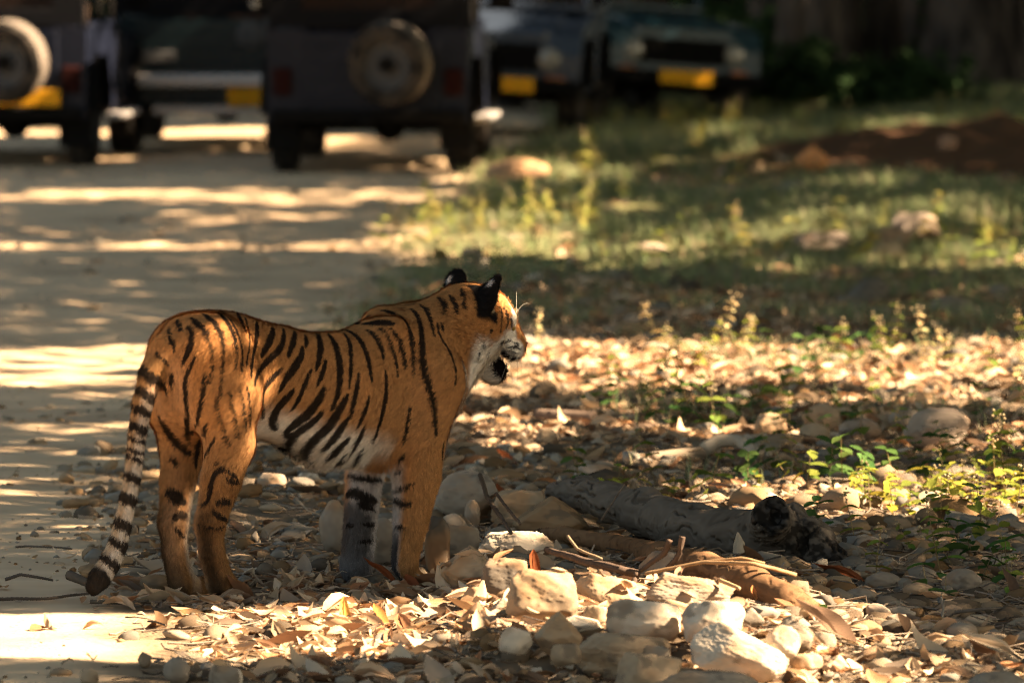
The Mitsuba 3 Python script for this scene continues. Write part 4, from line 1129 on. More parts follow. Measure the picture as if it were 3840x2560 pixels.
def stone_colour(v, base, seed, rough=1.0):
    b = np.asarray(base, float)
    f1, f2 = meshkit.fbm(v * 14 + seed, 4, 4), meshkit.fbm(v * 70 + seed, 3, 5)
    c = b * (0.62 + .5 * f1 + .3 * f2)[:, None]
    c = lerp(c, [.33, .195, .10], ss(.48, .68, meshkit.fbm(v * 9 + seed * 1.7, 3, 6)) * .62)
    c = lerp(c, [.10, .08, .06], ss(.57, .70, meshkit.fbm(v * 22 + seed * 2.3, 3, 7)) * .55)
    c = lerp(c, [.19, .135, .085], ss(.35, .0, (v[:, 2] - v[:, 2].min()) / (np.ptp(v[:, 2]) + 1e-9) + (f1 - .5) * .5) * .5)        # soil clinging to the foot
    return np.clip(c, .02, .85)


GREY, TAN, PINK, BROWN, PALE, DARK = [.25, .205, .155], [.34, .245, .155], [.31, .24, .18], [.19, .125, .07], [.55, .45, .335], [.125, .105, .083]


def stone(x0, y0, x1, y1, kind, colour, seed, label, yb=None, sink=.15, depth=.75, turn=0.0, tilt=0.0, lean=0.0, name='stone', cat_='stone', rough=1.0):
    """A stone that fills this box of the photograph and meets the ground at row yb."""
    yb = y1 if yb is None else yb
    g = gp((x0 + x1) / 2, yb)
    g = gp((x0 + x1) / 2, yb, max(0, float(ground_z(g[0], g[1]))))
    m_px = g[1] / FPX
    w, d = (x1 - x0) * m_px, (x1 - x0) * m_px * depth
    h = max((yb - y0) * m_px - d * .45 * .095, .25 * w) / (1 - sink * .5)
    v, f = rock(w, d, h, kind, seed, 5 if x1 - x0 > 290 and y1 > 1700 else 4 if x1 - x0 > 130 else 3, rough)
    for ang, ax in ((tilt, 1), (lean, 0)):
        if ang:
            a = math.radians(ang)
            i, j = (2, 0) if ax == 1 else (1, 2)
            v[:, i], v[:, j] = v[:, i] * math.cos(a) - v[:, j] * math.sin(a), v[:, i] * math.sin(a) + v[:, j] * math.cos(a)
    e = v.max(0) - v.min(0)
    v[:, 0] *= w / e[0]
    v[:, 2] *= h / e[2]
    c = stone_colour(v, colour, seed)
    v = v + [g[0], g[1] + d * .35, h / 2 - h * sink * .5 + max(0, g[2])]
    key = put(name, (v, f), 'vertex_matte', True, None, color=c)
    tag(key, label, cat_)
    TOPS.append((v, f))
    ROCKS.append((g[0], g[1] + d * .35, w * .5, d * .5))
    return key


ROCKS, TOPS = [], []
S = stone
S(1922, 1858, 2210, 2012, 'wedge', BROWN, 101, 'brown pyramid shaped stone with a pointed top in front of the grey log', yb=2030, rough=.7)
S(1630, 1758, 1875, 1930, 'round', GREY, 102, 'large rounded grey boulder just right of the front legs, behind the other stones', yb=1960)
S(1838, 1828, 2070, 1965, 'block', TAN, 103, 'blocky grey stone between the rounded boulder and the end of the log', yb=1985)
S(1792, 1980, 2092, 2100, 'slab', PALE, 104, 'pale sunlit stone with a bright flat top below the pyramid shaped stone', yb=2150, tilt=-7, depth=.6)
S(1650, 2040, 1870, 2200, 'wedge', TAN, 105, 'tan wedge stone under the pale sunlit stone, close to the front paw', yb=2215)
S(1590, 1930, 1690, 2135, 'block', DARK, 106, 'tall dark upright stone right beside the front paw', yb=2150, depth=1.3)
S(1650, 1962, 1800, 2090, 'block', GREY, 107, 'grey split stone behind the tan wedge stone', yb=2110)
S(1640, 1920, 1760, 2020, 'round', GREY, 108, 'smooth grey stone resting on top of the split stone', yb=2050)
S(1895, 2125, 2170, 2325, 'block', TAN, 109, 'tall tan stone with a sunlit right edge in the middle of the stone pile', yb=2345, depth=.7, rough=.8)
S(1800, 2085, 1990, 2240, 'block', DARK, 110, 'dark grey stone between the pale sunlit stone and the tall tan stone', yb=2260)
S(2160, 2140, 2400, 2240, 'slab', TAN, 111, 'flat tan stone to the right of the tall tan stone', yb=2290, tilt=6)
S(2420, 2145, 2760, 2265, 'slab', GREY, 112, 'broad flat grey stone half in sun in front of the brown root', yb=2300, tilt=4, depth=.6)
S(2390, 2058, 2640, 2165, 'slab', GREY, 113, 'flat grey stone lying against the brown root under twigs', yb=2200, depth=.6)
S(2585, 2335, 2960, 2540, 'slab', PALE, 114, 'big slanting slab with a glaring white top and a brown shaded side', yb=2560, tilt=27, depth=.5, rough=.7)
S(2870, 2340, 3005, 2450, 'round', PALE, 115, 'smooth white pebble beside the slanting slab', yb=2470)
S(2150, 2365, 2520, 2520, 'slab', TAN, 116, 'large grey stone with a shaded face at the bottom of the stone pile', yb=2545, depth=.6)
S(2300, 2440, 2560, 2580, 'slab', TAN, 117, 'sunlit flat topped stone at the bottom edge in front of the large grey stone', yb=2620, depth=.6)
S(2420, 2505, 2880, 2640, 'round', GREY, 118, 'blurred rounded grey stone cut off by the bottom edge under the slanting slab', yb=2700, depth=.6)
S(2880, 2300, 3060, 2440, 'wedge', GREY, 119, 'grey wedge stone behind the white pebble, in front of the end of the root', yb=2450)
S(2000, 2290, 2190, 2420, 'wedge', TAN, 120, 'pale broken stone below the tall tan stone', yb=2450)
S(2270, 2240, 2560, 2360, 'slab', PALE, 121, 'glaring pale slab lying flat in the middle of the sunlit stones', yb=2400, depth=.6)
S(2560, 2240, 2800, 2370, 'slab', PALE, 122, 'glaring pale slab behind the slanting slab', yb=2400, depth=.6, tilt=-6)
S(1195, 1868, 1312, 2050, 'round', GREY, 123, 'rounded grey boulder just left of the left front leg', yb=2070)
S(1370, 1935, 1500, 2110, 'round', GREY, 124, 'rounded grey boulder seen between the two front legs', yb=2120)
S(3390, 1525, 3640, 1665, 'round', PINK, 125, 'largest pale boulder lying on the right among weeds', yb=1690, depth=.6)
S(3330, 1520, 3460, 1610, 'round', GREY, 126, 'grey stone leaning on the back of the largest pale boulder', yb=1625)
S(3005, 1508, 3160, 1610, 'round', TAN, 127, 'rounded tan stone left of the largest pale boulder, the farther of a stacked pair', yb=1622)
S(2995, 1582, 3115, 1660, 'round', TAN, 128, 'rounded tan stone left of the largest pale boulder, the nearer of a stacked pair', yb=1668)
S(2825, 1542, 2955, 1630, 'block', TAN, 129, 'pointed tan stone at the left end of the row of boulders on the right', yb=1645)
S(3145, 1560, 3310, 1650, 'round', PINK, 130, 'low pinkish stone between the stacked pair and the largest pale boulder', yb=1662)
S(2965, 862, 3195, 935, 'block', [.24, .19, .15], 131, 'low pale rock lying in the grass far back on the right', yb=950, depth=.5)
S(3330, 792, 3525, 905, 'block', [.24, .19, .15], 132, 'rounded top rock of the heap far back in the grass at right', yb=925, depth=.6)
S(3235, 845, 3420, 920, 'block', [.26, .20, .155], 133, 'pinkish rock leaning at the left end of the heap far back in the grass', yb=945, depth=.6)
S(3270, 900, 3390, 965, 'block', GREY, 134, 'small grey rock at the foot of the heap far back in the grass', yb=975)
S(2380, 905, 2500, 960, 'round', PINK, 135, 'small pale rock in the dappled grass behind the head', yb=965)
S(2985, 540, 3110, 610, 'wedge', [.60, .26, .10], 136, 'orange lit clod on the dark earth bank at far right', yb=640, sink=.02)
S(3520, 505, 3590, 550, 'round', [.34, .20, .13], 137, 'small brown clod on top of the dark earth bank', yb=590)
S(1810, 590, 2060, 690, 'round', [.38, .22, .12], 138, 'low orange mound of earth beside the wheel of the middle vehicle', yb=690, depth=.6)
S(3240, 2140, 3385, 2215, 'round', GREY, 139, 'grey stone with a dark stripe right of the end of the root', yb=2220)
S(3530, 2128, 3690, 2225, 'round', GREY, 140, 'biggest rounded stone in the shaded gravel at right', yb=2230)
S(3385, 2180, 3505, 2245, 'round', TAN, 141, 'smooth tan stone between the striped stone and the biggest rounded stone', yb=2248)
S(3165, 2202, 3290, 2262, 'round', GREY, 142, 'flat oval grey stone just right of the tip of the root', yb=2265)
S(3245, 2260, 3345, 2330, 'round', PINK, 143, 'egg shaped pinkish stone standing in the shaded gravel', yb=2335, tilt=20)
S(3320, 2298, 3405, 2350, 'block', GREY, 144, 'small blocky stone touching the egg shaped stone', yb=2352)
S(3180, 2320, 3310, 2395, 'round', BROWN, 145, 'dark brown rounded stone at the edge of the sunlit stones', yb=2398)
S(3550, 2330, 3670, 2405, 'round', GREY, 146, 'rounded grey stone low on the right, below the biggest rounded stone', yb=2408)
S(3385, 2325, 3530, 2375, 'round', GREY, 147, 'wide low stone behind a curved twig in the shaded gravel', yb=2380)
S(3560, 2252, 3640, 2290, 'round', TAN, 148, 'small oval stone beside a brown twig in the shaded gravel', yb=2292)
S(3100, 2212, 3160, 2262, 'round', GREY, 149, 'small upright grey stone touching the root near its tip', yb=2265)
S(3620, 2510, 3850, 2600, 'round', GREY, 150, 'blurred stone at the bottom right corner', yb=2640)
S(3660, 2400, 3780, 2440, 'round', GREY, 151, 'flat grey stone at the far right above the bottom edge', yb=2445)
S(3810, 2360, 3900, 2430, 'round', GREY, 152, 'grey stone cut off by the right edge', yb=2435)
S(515, 2443, 570, 2495, 'block', TAN, 153, 'small cube shaped stone on the sunlit dust at bottom left', yb=2500, tilt=20)
S(610, 2462, 712, 2560, 'round', GREY, 154, 'rounded grey stone in the shade at bottom left', yb=2570)
S(780, 2490, 900, 2570, 'block', GREY, 155, 'blurred grey stone at the bottom edge right of the rounded grey stone', yb=2580)
S(860, 2500, 910, 2570, 'round', PALE, 156, 'small pale sunlit pebble at the bottom edge under the tiger', yb=2575)
S(300, 2500, 370, 2560, 'round', TAN, 157, 'low tan stone at the bottom edge in the shaded dust', yb=2570)
S(1740, 1110 + 760, 1800, 1905, 'round', GREY, 158, 'small grey stone in front of the large rounded boulder', yb=1990)
S(290, 2108, 430, 2165, 'round', BROWN, 159, 'brown rounded stone between the tail and the left hind leg', yb=2172)
S(520, 2150, 640, 2215, 'round', BROWN, 160, 'dark rounded stone touching the left hind leg', yb=2220)
S(1115, 1768, 1200, 1815, 'slab', PALE, 161, 'pale flat stone in the sun under the belly', yb=1822)
S(960, 1770, 1075, 1820, 'slab', GREY, 162, 'flat grey stone behind the right hind leg under the belly', yb=1825)
S(2010, 1600, 2090, 1660, 'block', TAN, 163, 'small blocky tan stone in the sunlit litter in front of the tiger', yb=1665)
S(2420, 1610, 2500, 1650, 'round', PALE, 164, 'pale oval stone in the sunlit litter, left of the yellow weeds', yb=1655)
S(2150, 1735, 2300, 1810, 'round', PINK, 165, 'low reddish stone behind the left end of the log', yb=1815)
S(3290, 1760, 3440, 1845, 'round', DARK, 166, 'dark shaded stone above the sunlit yellow weeds at right', yb=1850)
S(3140, 1830, 3250, 1900, 'round', GREY, 167, 'grey stone just behind the sunlit yellow weeds', yb=1905)
S(3430, 1900, 3520, 1970, 'round', BROWN, 168, 'brown oval stone among the sunlit yellow weeds', yb=1972)
S(3260, 1998, 3350, 2040, 'round', GREY, 169, 'grey stone at the front edge of the sunlit yellow weeds', yb=2045)


HEAP = [(1960, 2210, 2080, 2290), (2060, 2225, 2190, 2290), (2180, 2250, 2290, 2330), (2300, 2250, 2420, 2310), (2420, 2290, 2540, 2360), (2540, 2310, 2620, 2360), (2640, 2290, 2760, 2350), (2760, 2260, 2870, 2330),
        (1870, 2330, 2000, 2430), (2060, 2390, 2180, 2470), (2180, 2420, 2300, 2520), (2400, 2400, 2520, 2470), (2100, 2290, 2260, 2350), (2800, 2440, 2900, 2520), (2960, 2430, 3090, 2490), (3040, 2350, 3140, 2410), (3080, 2440, 3200, 2510), (2480, 2230, 2600, 2290), (1730, 2180, 1840, 2250), (1840, 2220, 1930, 2290)]
for _n, (_x0, _y0, _x1, _y1) in enumerate(HEAP):
    S(_x0, _y0 + 14, _x1, _y1, ('slab', 'wedge', 'slab')[_n % 3], (PALE, TAN, TAN, GREY)[_n % 4], 200 + _n, 'small broken stone wedged between the larger stones of the sunlit heap', yb=_y1 + 22, tilt=(_n * 37 % 30) - 15, depth=.7, name='heap_stone')
    labels[list(labels)[-1]]['group'] = 'small broken stones of the sunlit heap'


def wood(F, axis, tint, dark_ends, seed, depth=.006, lump=.016):
    """Grain and cracks run along the axis."""
    v, f = F.mesh(1, 4)
    n = vnormals(v, f)
    ax = unit(axis); s1 = unit(np.cross(ax, [0, 0, 1])); s2 = np.cross(ax, s1)
    warp = (meshkit.fbm(v * 6, 3, seed) - .5)[:, None]
    q = np.stack([v @ ax * 3.5, v @ s1 * 60, v @ s2 * 60], 1) + warp * [2, 12, 12]
    g = meshkit.fbm(q, 3, seed)
    crack = ss(.60, .68, g)
    v = v - n * (crack * depth + (meshkit.fbm(v * 16, 3, seed + 1) - .5) * lump)[:, None]
    c = np.asarray(tint) * (0.6 + .8 * meshkit.fbm(q * .7 + 9, 3, seed + 2))[:, None]
    c = lerp(c, np.asarray(tint) * .35, crack * .5)
    for p, r, to in dark_ends:
        k = meshkit.fbm(v * 60, 2, seed + 3)
        c = lerp(c, np.asarray(to) * (0.4 + 1.1 * ss(.45, .70, meshkit.fbm(v * 55, 2, seed + 5)))[:, None], ss(r, r * .7, np.linalg.norm(v - p, axis=1) + (k - .5) * r * .5))
    return v, f, np.clip(c, .005, .8)


def build_log():
    pts = [at_y(2085, 1850, 27.55), at_y(2190, 1850, 27.4), at_y(2300, 1885, 27.15), at_y(2420, 1925, 26.9), at_y(2600, 1985, 26.45), at_y(2760, 2020, 26.15), at_y(2880, 2025, 26.0), at_y(3020, 2050, 25.9), at_y(3125, 2112, 25.8)]
    m = 26.3 / FPX
    rs = [x * m for x in (48, 66, 74, 84, 96, 104, 120, 106, 66)]
    allp = np.array(pts)
    F = Field(allp.min(0) - .25, allp.max(0) + .25, 0.0105)
    F.chain(pts, rs, .03, inner=.03)
    F.cone(at_y(2390, 1900, 26.95), at_y(2440, 1855, 26.9), .055, .03, .03)              # a knot
    F.cone(at_y(2985, 2000, 25.95), at_y(2975, 1925, 25.98), .065, .042, .03)            # torn shoulder
    s0, s1 = at_y(2890, 2000, 25.98), at_y(2893, 1936, 25.74)
    F.cone(s0, s1, .076, .066, .02)                                    # the sawn branch
    ax = unit(s1 - s0)
    F.ell(s1 + ax * .062, (.08, .08, .045), np.array([np.cross(ax, [1, 0, 0]), [1, 0, 0], ax]), .006, cut=True)
    F.ell(s1 + ax * .012 + [.012, 0, -.006], (.026, .020, .022), np.array([np.cross(ax, [1, 0, 0]), [1, 0, 0], ax]), .008, cut=True)
    F.ell(at_y(3010, 2020, 25.80), (.018, .05, .055), None, .01, cut=True)
    v, f, c = wood(F, pts[-2] - pts[1], [.125, .10, .076], [(s1 + ax * .01, .078, [.03, .027, .024]), (pts[-1], .10, [.05, .042, .035]), (at_y(3000, 2030, 25.8), .10, [.07, .058, .046])], 31, .010, .022)
    scene['fallen_log'] = ply((v, f), 'vertex_matte', True, color=c)
    tag('fallen_log', 'cracked grey fallen log with a sawn blackened branch stub at its right end', 'log')


def build_root():
    m = 25.2 / FPX
    rs = [x * m for x in (20, 30, 40, 50, 60, 64, 58, 40)]
    pts = [onto(px, py, r * k) for (px, py, k), r in zip(((2025, 1995, 2.2), (2120, 2004, 2.0), (2300, 2040, 1.9), (2480, 2085, 1.5), (2650, 2135, 1.2), (2820, 2195, 1.0), (2960, 2258, .8), (3085, 2318, .4)), rs)]
    a = np.array(pts)
    F = Field(a.min(0) - .15, a.max(0) + .15, 0.0095)
    F.chain(pts, rs, .02, inner=.03)
    F.ell(pts[0] + [.04, -.03, -.005], (.05, .03, .012), None, .008, cut=True)
    v, f, c = wood(F, pts[-1] - pts[0], [.15, .085, .045], [(pts[0], .035, [.05, .03, .018])], 47, .002, .007)
    scene['bare_root'] = ply((v, f), 'vertex_matte', True, color=c)
    tag('bare_root', 'smooth reddish brown branch lying across the stones in front of the log', 'branch')


build_log(); build_root()


def limb(name, pts, r0, r1, colour, label, seed, cat_='twig', parts=()):
    """A stick through points given as (px, py, y)."""
    r = np.random.default_rng(seed)

    def one(q):
        p = np.array([onto(a_, b_, max(.012, at_y(a_, b_, c_)[2])) for a_, b_, c_ in q])
        L = np.r_[0, np.cumsum(np.linalg.norm(np.diff(p, axis=0), axis=1))]
        x = np.linspace(0, L[-1], max(6, int(L[-1] / .02)))
        p = np.stack([np.interp(x, L, p[:, i]) for i in range(3)], 1)
        w = r.normal(0, 1, p.shape); w = np.cumsum(w, 0) * .0006; w[0] = 0
        return p + w
    a = one(pts)
    ms = [tube(a, np.linspace(r0, r1, len(a)), 7)]
    for q in parts:
        b = one(q); ms.append(tube(b, np.linspace(r0 * .7, r1 * .8, len(b)), 6))
    v, f, _ = cat(ms)
    c = np.asarray(colour) * (0.6 + .8 * meshkit.fbm(v * 60, 3, seed))[:, None]
    key = put(name, (v, f), 'vertex_matte', True, None, color=c)
    tag(key, label, cat_)


limb('twig', [(1800, 1780, 25.9), (1830, 1865, 25.8), (1850, 1895, 25.75), (1915, 1985, 25.6)], .008, .006, [.10, .075, .055], 'dark forked twig standing up between the rounded boulder and the blocky stone', 1, parts=[[(1832, 1872, 25.8), (1862, 1850, 25.8)], [(1862, 1850, 25.75), (1950, 1950, 25.6)]])
limb('twig', [(2255, 1950, 26.3), (2345, 1815, 26.2)], .0035, .002, [.16, .12, .09], 'thin straight twig leaning against the left part of the log', 2)
limb('twig', [(2050, 2060, 25.3), (2180, 2100, 24.9), (2330, 2135, 24.7), (2400, 2150, 24.7)], .010, .014, [.085, .06, .045], 'thick dark stick with side shoots under the brown branch', 3, parts=[[(2400, 2140, 24.7), (2490, 2075, 24.7), (2510, 2022, 24.7)], [(2385, 2145, 24.65), (2370, 2205, 24.6)], [(2500, 2130, 24.7), (2545, 2085, 24.7), (2560, 2010, 24.7)]])
limb('twig', [(2420, 2150, 24.65), (2640, 2105, 24.6), (2830, 2110, 24.55), (2980, 2150, 24.5)], .006, .007, [.27, .17, .09], 'long pale brown twig crossing in front of the brown branch', 4, parts=[[(2640, 2105, 24.6), (2790, 2090, 24.6), (2870, 2112, 24.6)]])
limb('twig', [(2700, 2175, 24.3), (2775, 2205, 24.25)], .007, .006, [.36, .24, .13], 'short peeled twig beside the broad flat stone', 5)
limb('twig', [(1850, 2100, 25.0), (1960, 2130, 24.9), (2010, 2155, 24.8)], .007, .005, [.075, .06, .05], 'short dark twig lying under the pale sunlit stone', 6)
limb('twig', [(2130, 2010, 25.0), (2170, 2060, 24.9), (2260, 2090, 24.85)], .005, .004, [.22, .16, .10], 'curved twig in front of the upper end of the brown branch', 7)
limb('twig', [(20, 2172, 25.2), (75, 2152, 25.2), (140, 2162, 25.2), (200, 2175, 25.2)], .006, .004, [.09, .07, .055], 'crooked dark twig on the dust at the left edge', 8)
limb('twig', [(60, 2050, 26.5), (100, 2045, 26.5), (270, 2058, 26.4)], .004, .003, [.11, .085, .065], 'thin twig on the shaded dust left of the tail', 9)
limb('twig', [(0, 2245, 24.7), (180, 2240, 24.75), (330, 2222, 24.8)], .006, .004, [.09, .07, .055], 'long dark twig on the dust below the tail tip', 10)
limb('twig', [(340, 2255, 24.55), (480, 2262, 24.5), (560, 2250, 24.55)], .007, .004, [.10, .08, .06], 'dark stick on the dust in front of the tail tip', 11)
limb('twig', [(260, 2155, 25.1), (330, 2185, 25.0), (360, 2200, 25.0)], .017, .013, [.10, .075, .055], 'thick short stick touching the tip of the tail', 12)
limb('twig', [(1110, 1870, 26.8), (1150, 1915, 26.6), (1210, 1935, 26.5)], .004, .003, [.25, .19, .13], 'thin pale twig between the hind and front legs', 13)
limb('twig', [(3390, 2120, 25.0), (3480, 2062, 25.2), (3510, 2050, 25.2)], .005, .003, [.10, .08, .06], 'dark slanting twig above the striped stone', 14)
limb('twig', [(3370, 2440, 23.4), (3385, 2400, 23.4), (3420, 2345, 23.5), (3470, 2325, 23.6)], .005, .004, [.27, .20, .13], 'curved pale twig arching in front of the wide low stone', 15)
limb('twig', [(3480, 2395, 23.7), (3560, 2365, 23.8)], .007, .005, [.11, .085, .06], 'dark twig lying beside the low grey stone at right', 16)
limb('twig', [(3530, 2330, 24.0), (3540, 2270, 24.0), (3530, 2235, 24.1)], .005, .004, [.20, .17, .13], 'grey upright twig in the shaded gravel at right', 17)
limb('twig', [(3580, 2295, 24.0), (3700, 2285, 24.0), (3840, 2278, 24.1)], .006, .004, [.12, .10, .08], 'long grey twig running out of the right edge', 18)
limb('twig', [(2440, 1715, 30.6), (2640, 1695, 30.4)], .022, .026, [.20, .155, .11], 'grey stick lying in the sunlit litter below the row of boulders', 19)
limb('twig', [(2640, 1690, 30.4), (2700, 1650, 30.3), (2770, 1650, 30.2), (2850, 1700, 30.1)], .03, .02, [.40, .32, .23], 'curved pale root in the sunlit litter left of the boulders', 20)
limb('twig', [(2010, 1560, 32.6), (2230, 1570, 32.5)], .035, .03, [.14, .10, .075], 'dark rotten stick in the litter in front of the head', 21)
limb('twig', [(3000, 2215, 24.4), (3040, 2250, 24.3), (3060, 2290, 24.25)], .004, .003, [.16, .11, .07], 'thin twig on the lower end of the brown branch', 22)
limb('twig', [(1975, 2280, 23.9), (2060, 2320, 23.8)], .006, .006, [.46, .36, .22], 'short straw coloured twig sticking out below the tall tan stone', 23)
limb('twig', [(2090, 2470, 23.0), (2130, 2520, 22.9), (2180, 2570, 22.7)], .008, .006, [.34, .25, .16], 'bent pale twig at the bottom edge left of the large grey stone', 24)
limb('twig', [(1525, 2280, 24.2), (1590, 2345, 24.0)], .006, .006, [.42, .32, .2], 'short straw coloured stick among the dry leaves below the front paw', 25)
# ---------------------------------------------------------------- loose stones, dry leaves, twigs, weeds and grass
def rotations(k, r, tilt):
    """Random turns about z after a tilt of about this many degrees."""
    a, b, c = r.uniform(0, 2 * np.pi, k), np.radians(r.normal(0, tilt, k)), np.radians(r.normal(0, tilt, k))
    ca, sa, cb, sb, cc, sc = np.cos(a), np.sin(a), np.cos(b), np.sin(b), np.cos(c), np.sin(c)
    Z, o, l = np.zeros((k, 3, 3)), np.zeros(k), np.ones(k)
    Rz = np.stack([np.stack([ca, -sa, o], 1), np.stack([sa, ca, o], 1), np.stack([o, o, l], 1)], 1)
    Rx = np.stack([np.stack([l, o, o], 1), np.stack([o, cb, -sb], 1), np.stack([o, sb, cb], 1)], 1)
    Ry = np.stack([np.stack([cc, o, sc], 1), np.stack([o, l, o], 1), np.stack([-sc, o, cc], 1)], 1)
    return Rz @ Rx @ Ry


def view_share(p):
    """How many photograph pixels a metre spans there, 0 outside the frame."""
    q = p - EYE
    d = q @ FWD
    x, y = 1920 + FPX * (q @ RGT) / d, 1280 - FPX * (q @ UPV) / d
    return np.where((x > -20) & (x < 3860) & (y > -20) & (y < 2600) & (d > 1), FPX / d, 0)


def spread(protos, p, R, size, tint, bsdf, name, label, category, group, many, smooth, single=300, label_of=None):
    """Copies of the prototypes (v, f, c): the largest in the picture as things of their own, the rest as one mass."""
    k = len(p)
    kind = np.arange(k) % len(protos)
    seen = view_share(p) * size
    order = np.argsort(-seen)
    own = order[:single][seen[order[:single]] > 4]
    cache = {}
    for i in own:
        v, f, c = protos[kind[i]]
        q = int(tint[i] * 3.999)
        if (kind[i], q) not in cache:
            cache[kind[i], q] = ply((v, f), bsdf, smooth, color=np.clip(c * TINTS[q], 0, .9))
        key = free(name)
        m = np.eye(4); m[:3, :3] = R[i] * size[i]; m[:3, 3] = p[i]
        scene[key] = {**cache[kind[i], q], 'to_world': T(m.tolist())}
        la, gr = label_of(p[i]) if label_of else (label, group)
        tag(key, la, category, gr)
    rest = np.setdiff1d(np.arange(k), own)
    ms = []
    for a, (v, f, c) in enumerate(protos):
        i = rest[kind[rest] == a]
        if not len(i):
            continue
        vv = np.einsum('kij,nj->kni', R[i] * size[i][:, None, None], v) + p[i][:, None]
        cc = c[None] * (np.array(TINTS)[np.minimum((tint[i] * 4).astype(int), 3)])[:, None] * (0.85 + .3 * ((i * 37 % 101) / 101.0))[:, None, None]
        ms.append((vv.reshape(-1, 3), (f[None] + (np.arange(len(i)) * len(v))[:, None, None]).reshape(-1, 3), np.clip(cc, 0, .9).reshape(-1, 3)))
    if ms:
        v, f, c = cat(ms)
        scene[many] = ply((v, f), bsdf, smooth, color=c)
        tag(many, kind='stuff')


TINTS = [np.array(x) for x in ([1.0, 1.0, 1.0], [.72, .70, .68], [1.12, 1.02, .92], [.88, .86, .83])]


def scatter_points(r, zones, clear=True):
    """zones: x0, x1, y0, y1, number per square metre, chance(x, y)."""
    out = []
    for x0, x1, y0, y1, dens, fn in zones:
        k = int((x1 - x0) * (y1 - y0) * dens)
        x, y = r.uniform(x0, x1, k), r.uniform(y0, y1, k)
        m = np.abs(x) < y * .0665 + .15
        m &= (((x - 4.4) / 2.5) ** 4 + ((y - 58.4) / 2.1) ** 2) > 1
        if fn is not None:
            m &= r.random(k) < fn(x, y)
        for px, py in ((850, 2230), (900, 2225), (700, 2225)):
            g = gp(px, py); m &= (x - g[0]) ** 2 + ((y - g[1]) * .5) ** 2 > .09 ** 2
        if clear:
            for sx, sy, rx, ry in ROCKS:
                m &= ((x - sx) / (rx * .8)) ** 2 + ((y - sy) / (ry * .8)) ** 2 > 1
        out.append(np.stack([x[m], y[m]], 1))
    q = np.vstack(out)
    return np.stack([q[:, 0], q[:, 1], ground_z(q[:, 0], q[:, 1])], 1)


def off_track(soft=.25, shift=0.0):
    def fn(x, y):
        e = x - road_edge(y) - shift + (meshkit.fbm(np.stack([x, y, 0 * x], -1) * 2.5, 3, 11) - .5) * .5
        return ss(-soft, soft, e)
    return fn


def patches(freq, lo, hi, seed, base=None):
    def fn(x, y):
        g = ss(lo, hi, meshkit.fbm(np.stack([x * 1.0, y * .7, 0 * x], -1) * freq, 3, seed))
        return g * (base(x, y) if base else 1)
    return fn


def both(a, b):
    return lambda x, y: a(x, y) * b(x, y)


# ---- pebbles
def pebble_protos():
    r = np.random.default_rng(21)
    out = []
    for i in range(10):
        g = np.arange(22) + .5
        ph, th = np.arccos(1 - 2 * g / 22), np.pi * (1 + 5 ** .5) * g
        u = np.stack([np.cos(th) * np.sin(ph), np.sin(th) * np.sin(ph), np.cos(ph)], 1)
        u = u + r.normal(0, .12, u.shape); u /= np.linalg.norm(u, axis=1, keepdims=True)
        m = trimesh.convex.convex_hull(u); u = np.array(m.vertices)
        N = r.normal(size=(9, 3)); N /= np.linalg.norm(N, axis=1, keepdims=True)
        H = r.uniform(.72, 1, 9)
        rad = (((np.maximum(u @ N.T, 1e-3) / H) ** 8).sum(1) + 1) ** (-1 / 8)
        v = u * rad[:, None] * [1, r.uniform(.6, .9), r.uniform(.34, .66)]
        c = np.array([GREY, TAN, PINK, GREY, [.36, .31, .24], [.22, .21, .19], BROWN, DARK, TAN, [.25, .235, .21]][i]) * [.92, .86, .78] * (.7 + .45 * meshkit.fbm(u * 2.5 + i, 3, i))[:, None]
        out.append((v, np.array(m.faces), c))
    return out


def pebbles():
    r = np.random.default_rng(22)
    out = off_track()
    z = [(-1.75, 0.2, 25.9, 30.8, 460, both(off_track(.2, -.05), patches(1.6, .30, .50, 31))),      # gravel behind the hind legs
         (-1.0, 2.0, 22.2, 26.2, 300, off_track(.3, .25)), (-.6, 2.4, 26.2, 31, 290, out), (-1.3, 2.9, 31, 38, 95, out), (-1.2, 3.2, 38, 44, 50, out), (-.8, 5, 44, 58, 14, out),
         (.55, 2.1, 23.2, 27.4, 420, lambda x, y: ss(.55, .95, x)), (-2.6, 0, 22.2, 34, 55, patches(1.1, .35, .6, 36)), (-3.8, 0, 34, 58, 14, patches(.8, .35, .6, 37)), (-2.6, .2, 42, 50, 26, patches(1.2, .5, .6, 33))]
    p = scatter_points(r, z)
    k = len(p)
    s = .010 * np.exp(r.exponential(.52, k))
    s = np.minimum(s, .062)
    s[(r.random(k) < .05) & (p[:, 1] > 27) & (p[:, 0] > -.2)] *= 2.0
    far = p[:, 1] > 34
    s[far] *= 1.35
    big = (p[:, 0] > .6) & (p[:, 1] > 23.2) & (p[:, 1] < 27.4)
    s[big] = np.minimum(s[big] * 1.5, .07)
    track = p[:, 0] < road_edge(p[:, 1]) - .1
    s[track] *= .55
    p[:, 2] += s * .16

    def lab(q):
        x, y, _ = q
        if x < road_edge(y) - .05:
            return 'small stone lying in the dust of the track', 'small stones on the dusty track'
        if y < 25.2:
            return 'loose pebble among the dry leaves of the near ground', 'pebbles among the near leaves'
        if x < -.2:
            return 'loose pebble in the gravel patch behind the legs and belly of the tiger', 'pebbles of the gravel patch behind the tiger'
        if y < 31:
            return 'loose pebble in the stony ground around and behind the grey log', 'pebbles around the log'
        return 'loose pebble in the stony litter far behind the log', 'pebbles of the far litter'
    spread(pebble_protos(), p, rotations(k, r, 14), s, r.random(k), 'vertex_matte', 'pebble', '', 'pebble', '', 'pebbles', True, 300, lab)


